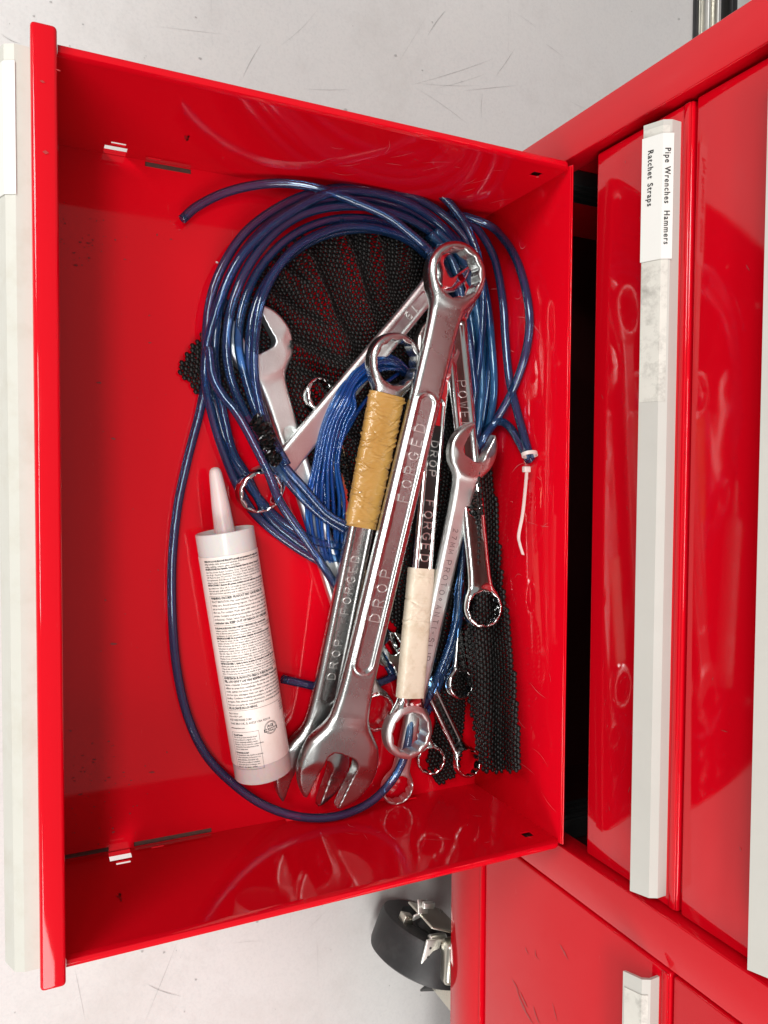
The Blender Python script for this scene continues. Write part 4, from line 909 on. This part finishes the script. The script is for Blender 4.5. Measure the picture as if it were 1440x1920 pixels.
lathe_t('cartridge', [(.0145, .0001), (.0142, .012), (.0140, TR-.0016), (.001, TR-.0014), (0, TR-.0009), (0.0004, TR-.0001), (.002, TR), (TL-.001, TR), (TL, TR-.0008), (TL-.0005, TR-.0018), (TL-.006, TR-.002), (TL-.006, .0001)], M['milky'])
lathe_t('nozzle', [(.0142, .013), (.0120, .0115), (.0085, .0093), (.003, .0086), (-.020, .0075), (-.040, .0059), (-.0475, .0052), (-.0510, .0042), (-.0525, .0026), (-.0530, .0001)], M['spout'], 40)
LT0, LT1 = .0185, TL-.0165
lathe_t('label', [(LT0, TR+.00015), (LT0+.0003, TR+.00035), (LT1, TR+.00035), (LT1+.0003, TR+.00015)], M['tube_label'], 90, -2.75, 2.75)
def cyl_txt(t, a, r): return cyl_pt(LT0+(t-LT0)*.952, a, r)
def wrap(me, t, s0):                                    # text plane -> cylinder; x runs round, y towards the nozzle
    r = TR+.00052
    for v in me.vertices:
        v.co = Vector(cyl_txt(t-v.co[1], (s0+v.co[0])/r, r))
    return me
para1 = ["WINDOW & DOOR SILICONE SEALANT is specially and manufactured for sealing windows", "siding, bathtubs, sinks, and around windows. ACE Silicone is Clear Silicone made for", "sealing, caulking, ceramic, glass, and plastic.",
 "SPECIFICATIONS: Not Paintable. Uncured Material Clean-Up: Solvent. Coverage: 56", "Cure Time: 30 min. Return Container: 12 hrs. Full cure: 24 hrs. VOC less than 4%", "wt or 40 g/L. Chemical Classification 30 VOC, < 30 wt%. Application Temp: 40 F to", "120F. Meets Fed. Spec. TT-S-001543A, TT-S-00230C Class A and ASTM C-920, Type S",
 "for requirements. ACE Silicone & Clear Silicone Sealant is guaranteed. Not to be", "subject to abuse. Residue articles available for removed use.", "INSTRUCTIONS: 1. Remove dirt, grease, moisture and old caulk from area and masking",
 "tape width from 1/8 to 1/4. 2. Cut nozzle to desired bead size at 45 angle and pierce", "inner seal; apply caulk and firm smooth with tool. 4. Wipe hands & tools frequently", "with 12 hours before exposing caulk to water. Not for use below the waterline."]
para2 = [("WARNING: UNCURED PRODUCT MAY CAUSE SKIN, EYE", 1), ("TRACT IRRITATION. May cause headache, dizziness, nausea when", 0), ("during cure. Avoid breathing vapors. Use in well-ventilated area.", 0), ("eye protection and remove contact lenses before using. Wash hands", 0),
 ("after use. For contact: Flush eyes with water; get medical help if", 0), ("persists. Contains methyltriacetoxysilane and petroleum distillates.", 0), ("professional. Obtain Safety Data Sheet for further information.", 0), ("contractor use. KEEP OUT OF REACH OF CHILDREN.", 1)]
para3 = ["EL SELLADOR DE SILICONA PARA PUERTAS Y VENTANAS ACE es especial formulado", "ventanas, puertas, revestimientos, azulejos, muebles. Bajo el solvente y sol todos los", "obras de silicona para puertas y ventanas. Bien se adhiere a casi todas las superficies",
 "revestimiento de metal, paredes de porcelana, vidrio y plastico.", "ESPECIFICACIONES: No se puede pintar. Limpieza del material fresco: Solvente. 56", "pies. Tiempo de curado: 30 min. Con envase abierto el contenido minimo 12 hrs.", "completo. 24 horas. VOC: Los envases sellados contra la normativa. VOC < 4% peso",
 "Ahorro de Recursos del Aire de California (California Air Resources Board). Rango", "temperatura de aplicacion: 40 F a 120 F. Cumple con todos los requisitos", "especificaciones Federal: Sobre requisitos de prueba: TT-S-001543A, TT-S-00230C", "Clase A60. Clase 25, USO NT, G, A y O. El sellador es de silicona para puertas",
 "todo de contacto continuo al sol. Utilizar productos parecidos Grado A de Nivel", "Federales (Code of Federal Regulations CFR), seccion 177.2600. Segun los ensayos", "indicados segun la Administracion de Drogas y Alimentos (Food and Drug)",
 "INSTRUCCIONES: 1. Quite la tierra, la grasa, la humedad y la masilla vieja del area", "adhesiva para pintar en un ancho maximo de 1/4 a 1/8. 2. Corte la boquilla para", "rompa el sello de papel de aluminio interior. 3. Aplique el producto de modo",
 "luego, alise la junta con una espatula. 4. Limpie bien las herramientas y lavese", "manos 12 horas antes de exponer la masilla al agua. No lo utilice debajo de la linea"]
para4 = [("ADVERTENCIA: EL PRODUCTO FRESCO PUEDE PROVOCAR", 1), ("PIEL, LOS OJOS Y LAS VIAS RESPIRATORIAS. Puede producir", 1), ("nausea o malestar. Durante el secado emana acido acetico. Evite los", 0), ("utilizar en areas bien ventiladas. Antes de usar el producto, use", 0), ("ocular, quitese los lentes de contacto y pongase los guantes antes", 0),
 ("con los ojos, enjuague bien con agua, si la irritacion persiste,", 0), ("medica. Contiene metiltriacetoxisilano y destilados de petroleo.", 0), ("su seguro. Para obtener mas informacion, consulte la Hoja de Datos", 0), ("Para uso por parte de consumidores y contratistas profesionales.", 0), ("DEL ALCANCE DE LOS NINOS.", 1)]
halfw = 1.18*TR                                        # printed column reaches this far round from the top
printm = []
def line(txt, t, size, bold=0, x0=None, width=None):
    me = text_mesh(txt, size, 0, .00012 if bold else .00003, 'LEFT', .95, 1)
    xs_ = [v.co[0] for v in me.vertices]
    if width: k = width/max(xs_)
    else: k = 1
    for v in me.vertices: v.co[0] *= k
    x0 = -halfw if x0 is None else x0
    printm.append(wrap(me, t, x0))
t = LT0+.0035; full = 2*halfw*.98
for i, s_ in enumerate(para1): line(s_, t, .0021, s_[:4] in ('WIND', 'SPEC', 'INST'), None, full*(len(s_)/84.0)); t += .00225+(.0004 if s_.startswith(('SPEC', 'INST')) else 0)
t += .0014; tb0 = t-.0014
for s_, b_ in para2: line(s_, t+.0006, .0029 if b_ else .0026, b_, -halfw+.001, min(full*.98, full*(len(s_)/(50.0 if b_ else 66.0)))); t += .0031
tb1 = t-.0002; t += .0022
for i, s_ in enumerate(para3): line(s_, t, .0021, s_[:4] in ('EL S', 'ESPE', 'INST'), None, full*(len(s_)/84.0)); t += .00225
t += .0012; tc0 = t-.0014
for s_, b_ in para4: line(s_, t+.0004, .0028 if b_ else .0026, b_, -halfw+.001, min(full*.98, full*(len(s_)/(54.0 if b_ else 66.0)))); t += .0030
tc1 = t-.0004; t += .0022
line('Made in USA for:', t, .0019, 0, -halfw, .010); line('Hecho en EE.UU. para:', t+.0026, .0019, 0, -halfw, .013)
line('ACE HARDWARE CORP.', t+.0058, .0027, 0, -halfw, .021); line('OAK BROOK, IL 60523 USA \u00a92016', t+.0092, .0027, 0, -halfw, .036); line('www.acehardware.com', t+.0132, .0021, 0, -halfw, .0135)
for q, s_ in enumerate(('Item 5174', 'Clear 1b', 'ACE 50021', '106738')): line(s_, t-.0005+q*.0024, .0018, 0, halfw-.0085, .0075)
te = t+.0170
for i, s_ in enumerate(('The Ace\u00ae Promise', 'We, the Ace products intended, found', 'to be purchased in original, or to', 'you are completely satisfied, return', 'this item to the Ace store for a place where', 'purchased for free replacement of the', 'item or similar item.', 'El Compromiso de Ace\u00ae', 'Si este producto esta, cuando se use para', 'los fines adecuados, no funciona o no', 'queda satisfecho, devuelvalo a la', 'tienda de Ace y reciba el reemplazo', 'compre para que se le entregue otro', 'igual por otro igual o similar.')):
    line(s_, te+.0025+i*.00215+(.001 if i > 6 else 0), .0023 if i in (0, 7) else .0019, i in (0, 7), -halfw+.0015, .021*(len(s_)/36.0))
def rule(x0, x1, t0, t1, w=.00022, r=TR+.0005):
    def seg(p, q):
        n = max(2, int(abs(q[0]-p[0])/.001)+1); V = []; F = []
        for i in range(n):
            s_ = p[0]+(q[0]-p[0])*i/(n-1); tt = p[1]+(q[1]-p[1])*i/(n-1)
            if abs(q[0]-p[0]) > abs(q[1]-p[1]): V += [cyl_txt(tt-w/2, s_/r, r), cyl_txt(tt+w/2, s_/r, r)]
            else: V += [cyl_txt(tt, (s_-w/2)/r, r), cyl_txt(tt, (s_+w/2)/r, r)]
        for i in range(n-1): F.append((2*i, 2*i+1, 2*i+3, 2*i+2))
        me = bpy.data.meshes.new('r'); me.from_pydata([tuple(v) for v in V], [], F); printm.append(me)
    seg((x0, t0), (x1, t0)); seg((x0, t1), (x1, t1)); seg((x0, t0), (x0, t1)); seg((x1, t0), (x1, t1))
rule(-halfw-.0005, halfw+.006, tb0, tb1); rule(-halfw-.0005, halfw+.006, tc0, tc1); rule(-halfw, -halfw+.0245, te, te+.034)
for i in range(26):                                     # barcode at the right edge
    y_ = tc1+.006+i*.0011; hgt = rng.choice([.0003, .0005, .0007]); V = [cyl_txt(y_+a, (halfw*.98+b)/TR, TR+.0005) for a, b in ((0, 0), (hgt, 0), (hgt, .009), (0, .009))]
    me = bpy.data.meshes.new('r'); me.from_pydata([tuple(v) for v in V], [], [(0, 1, 2, 3)]); printm.append(me)
# round seal with a ribbon
sc, st = .0065, t+.0175
for rad_ in (.0058, .0050):
    V = []; F = []
    for i in range(40):
        a = 2*math.pi*i/40
        for q in (rad_, rad_-.0003): V.append(cyl_txt(st+math.sin(a)*q, (sc+math.cos(a)*q)/TR, TR+.00055))
    for i in range(40): k = (i+1) % 40; F.append((2*i, 2*i+1, 2*k+1, 2*k))
    me = bpy.data.meshes.new('r'); me.from_pydata([tuple(v) for v in V], [], F); printm.append(me)
line('ACE', st-.0016, .0034, 1, sc-.003, .006)
V = [cyl_txt(st+a, (sc+b)/TR, TR+.0006) for a, b in ((0.0004, -.0062), (.0032, -.0062), (.0032, 0), (.0032, .0062), (.0004, .0062), (.0004, 0))]
me = bpy.data.meshes.new('r'); me.from_pydata([tuple(v) for v in V], [], [(0, 1, 2, 5), (5, 2, 3, 4)]); printm.append(me)
bm = bmesh.new()
for me in printm: bm.from_mesh(me)
me = bpy.data.meshes.new('label_print'); bm.to_mesh(me); bm.free(); o = link_mesh('label_print', me, M['greyink']); reparent(o, tub)
me = text_mesh('PROMISE', .0028, 0, .0001, 'LEFT', 1.0, 1)
for v in me.vertices: v.co[0] *= 1.0
xs_ = max(v.co[0] for v in me.vertices)
for v in me.vertices: v.co = Vector(cyl_txt(st+.0018-v.co[1], (sc-.0052+v.co[0]/xs_*.0104)/TR, TR+.0008))
reparent(link_mesh('seal_print', me, M['tube_label']), tub)
# crumbs on the floor
for i, (u, v) in enumerate(((407, 492), (418, 356))):
    p = at(u, v, .001); bm = bmesh.new(); bmesh.ops.create_icosphere(bm, subdivisions=1, radius=.0013 if i == 0 else .0006)
    for q in bm.verts: q.co = q.co*random.uniform(.7, 1.3)+p
    tag(bm_obj('paint_chip', bm, M['label']), 'tiny cream chip on the red floor %s' % ('outside the left of the hose coil' if i == 0 else 'near the hose tip at the top'), 'chip')
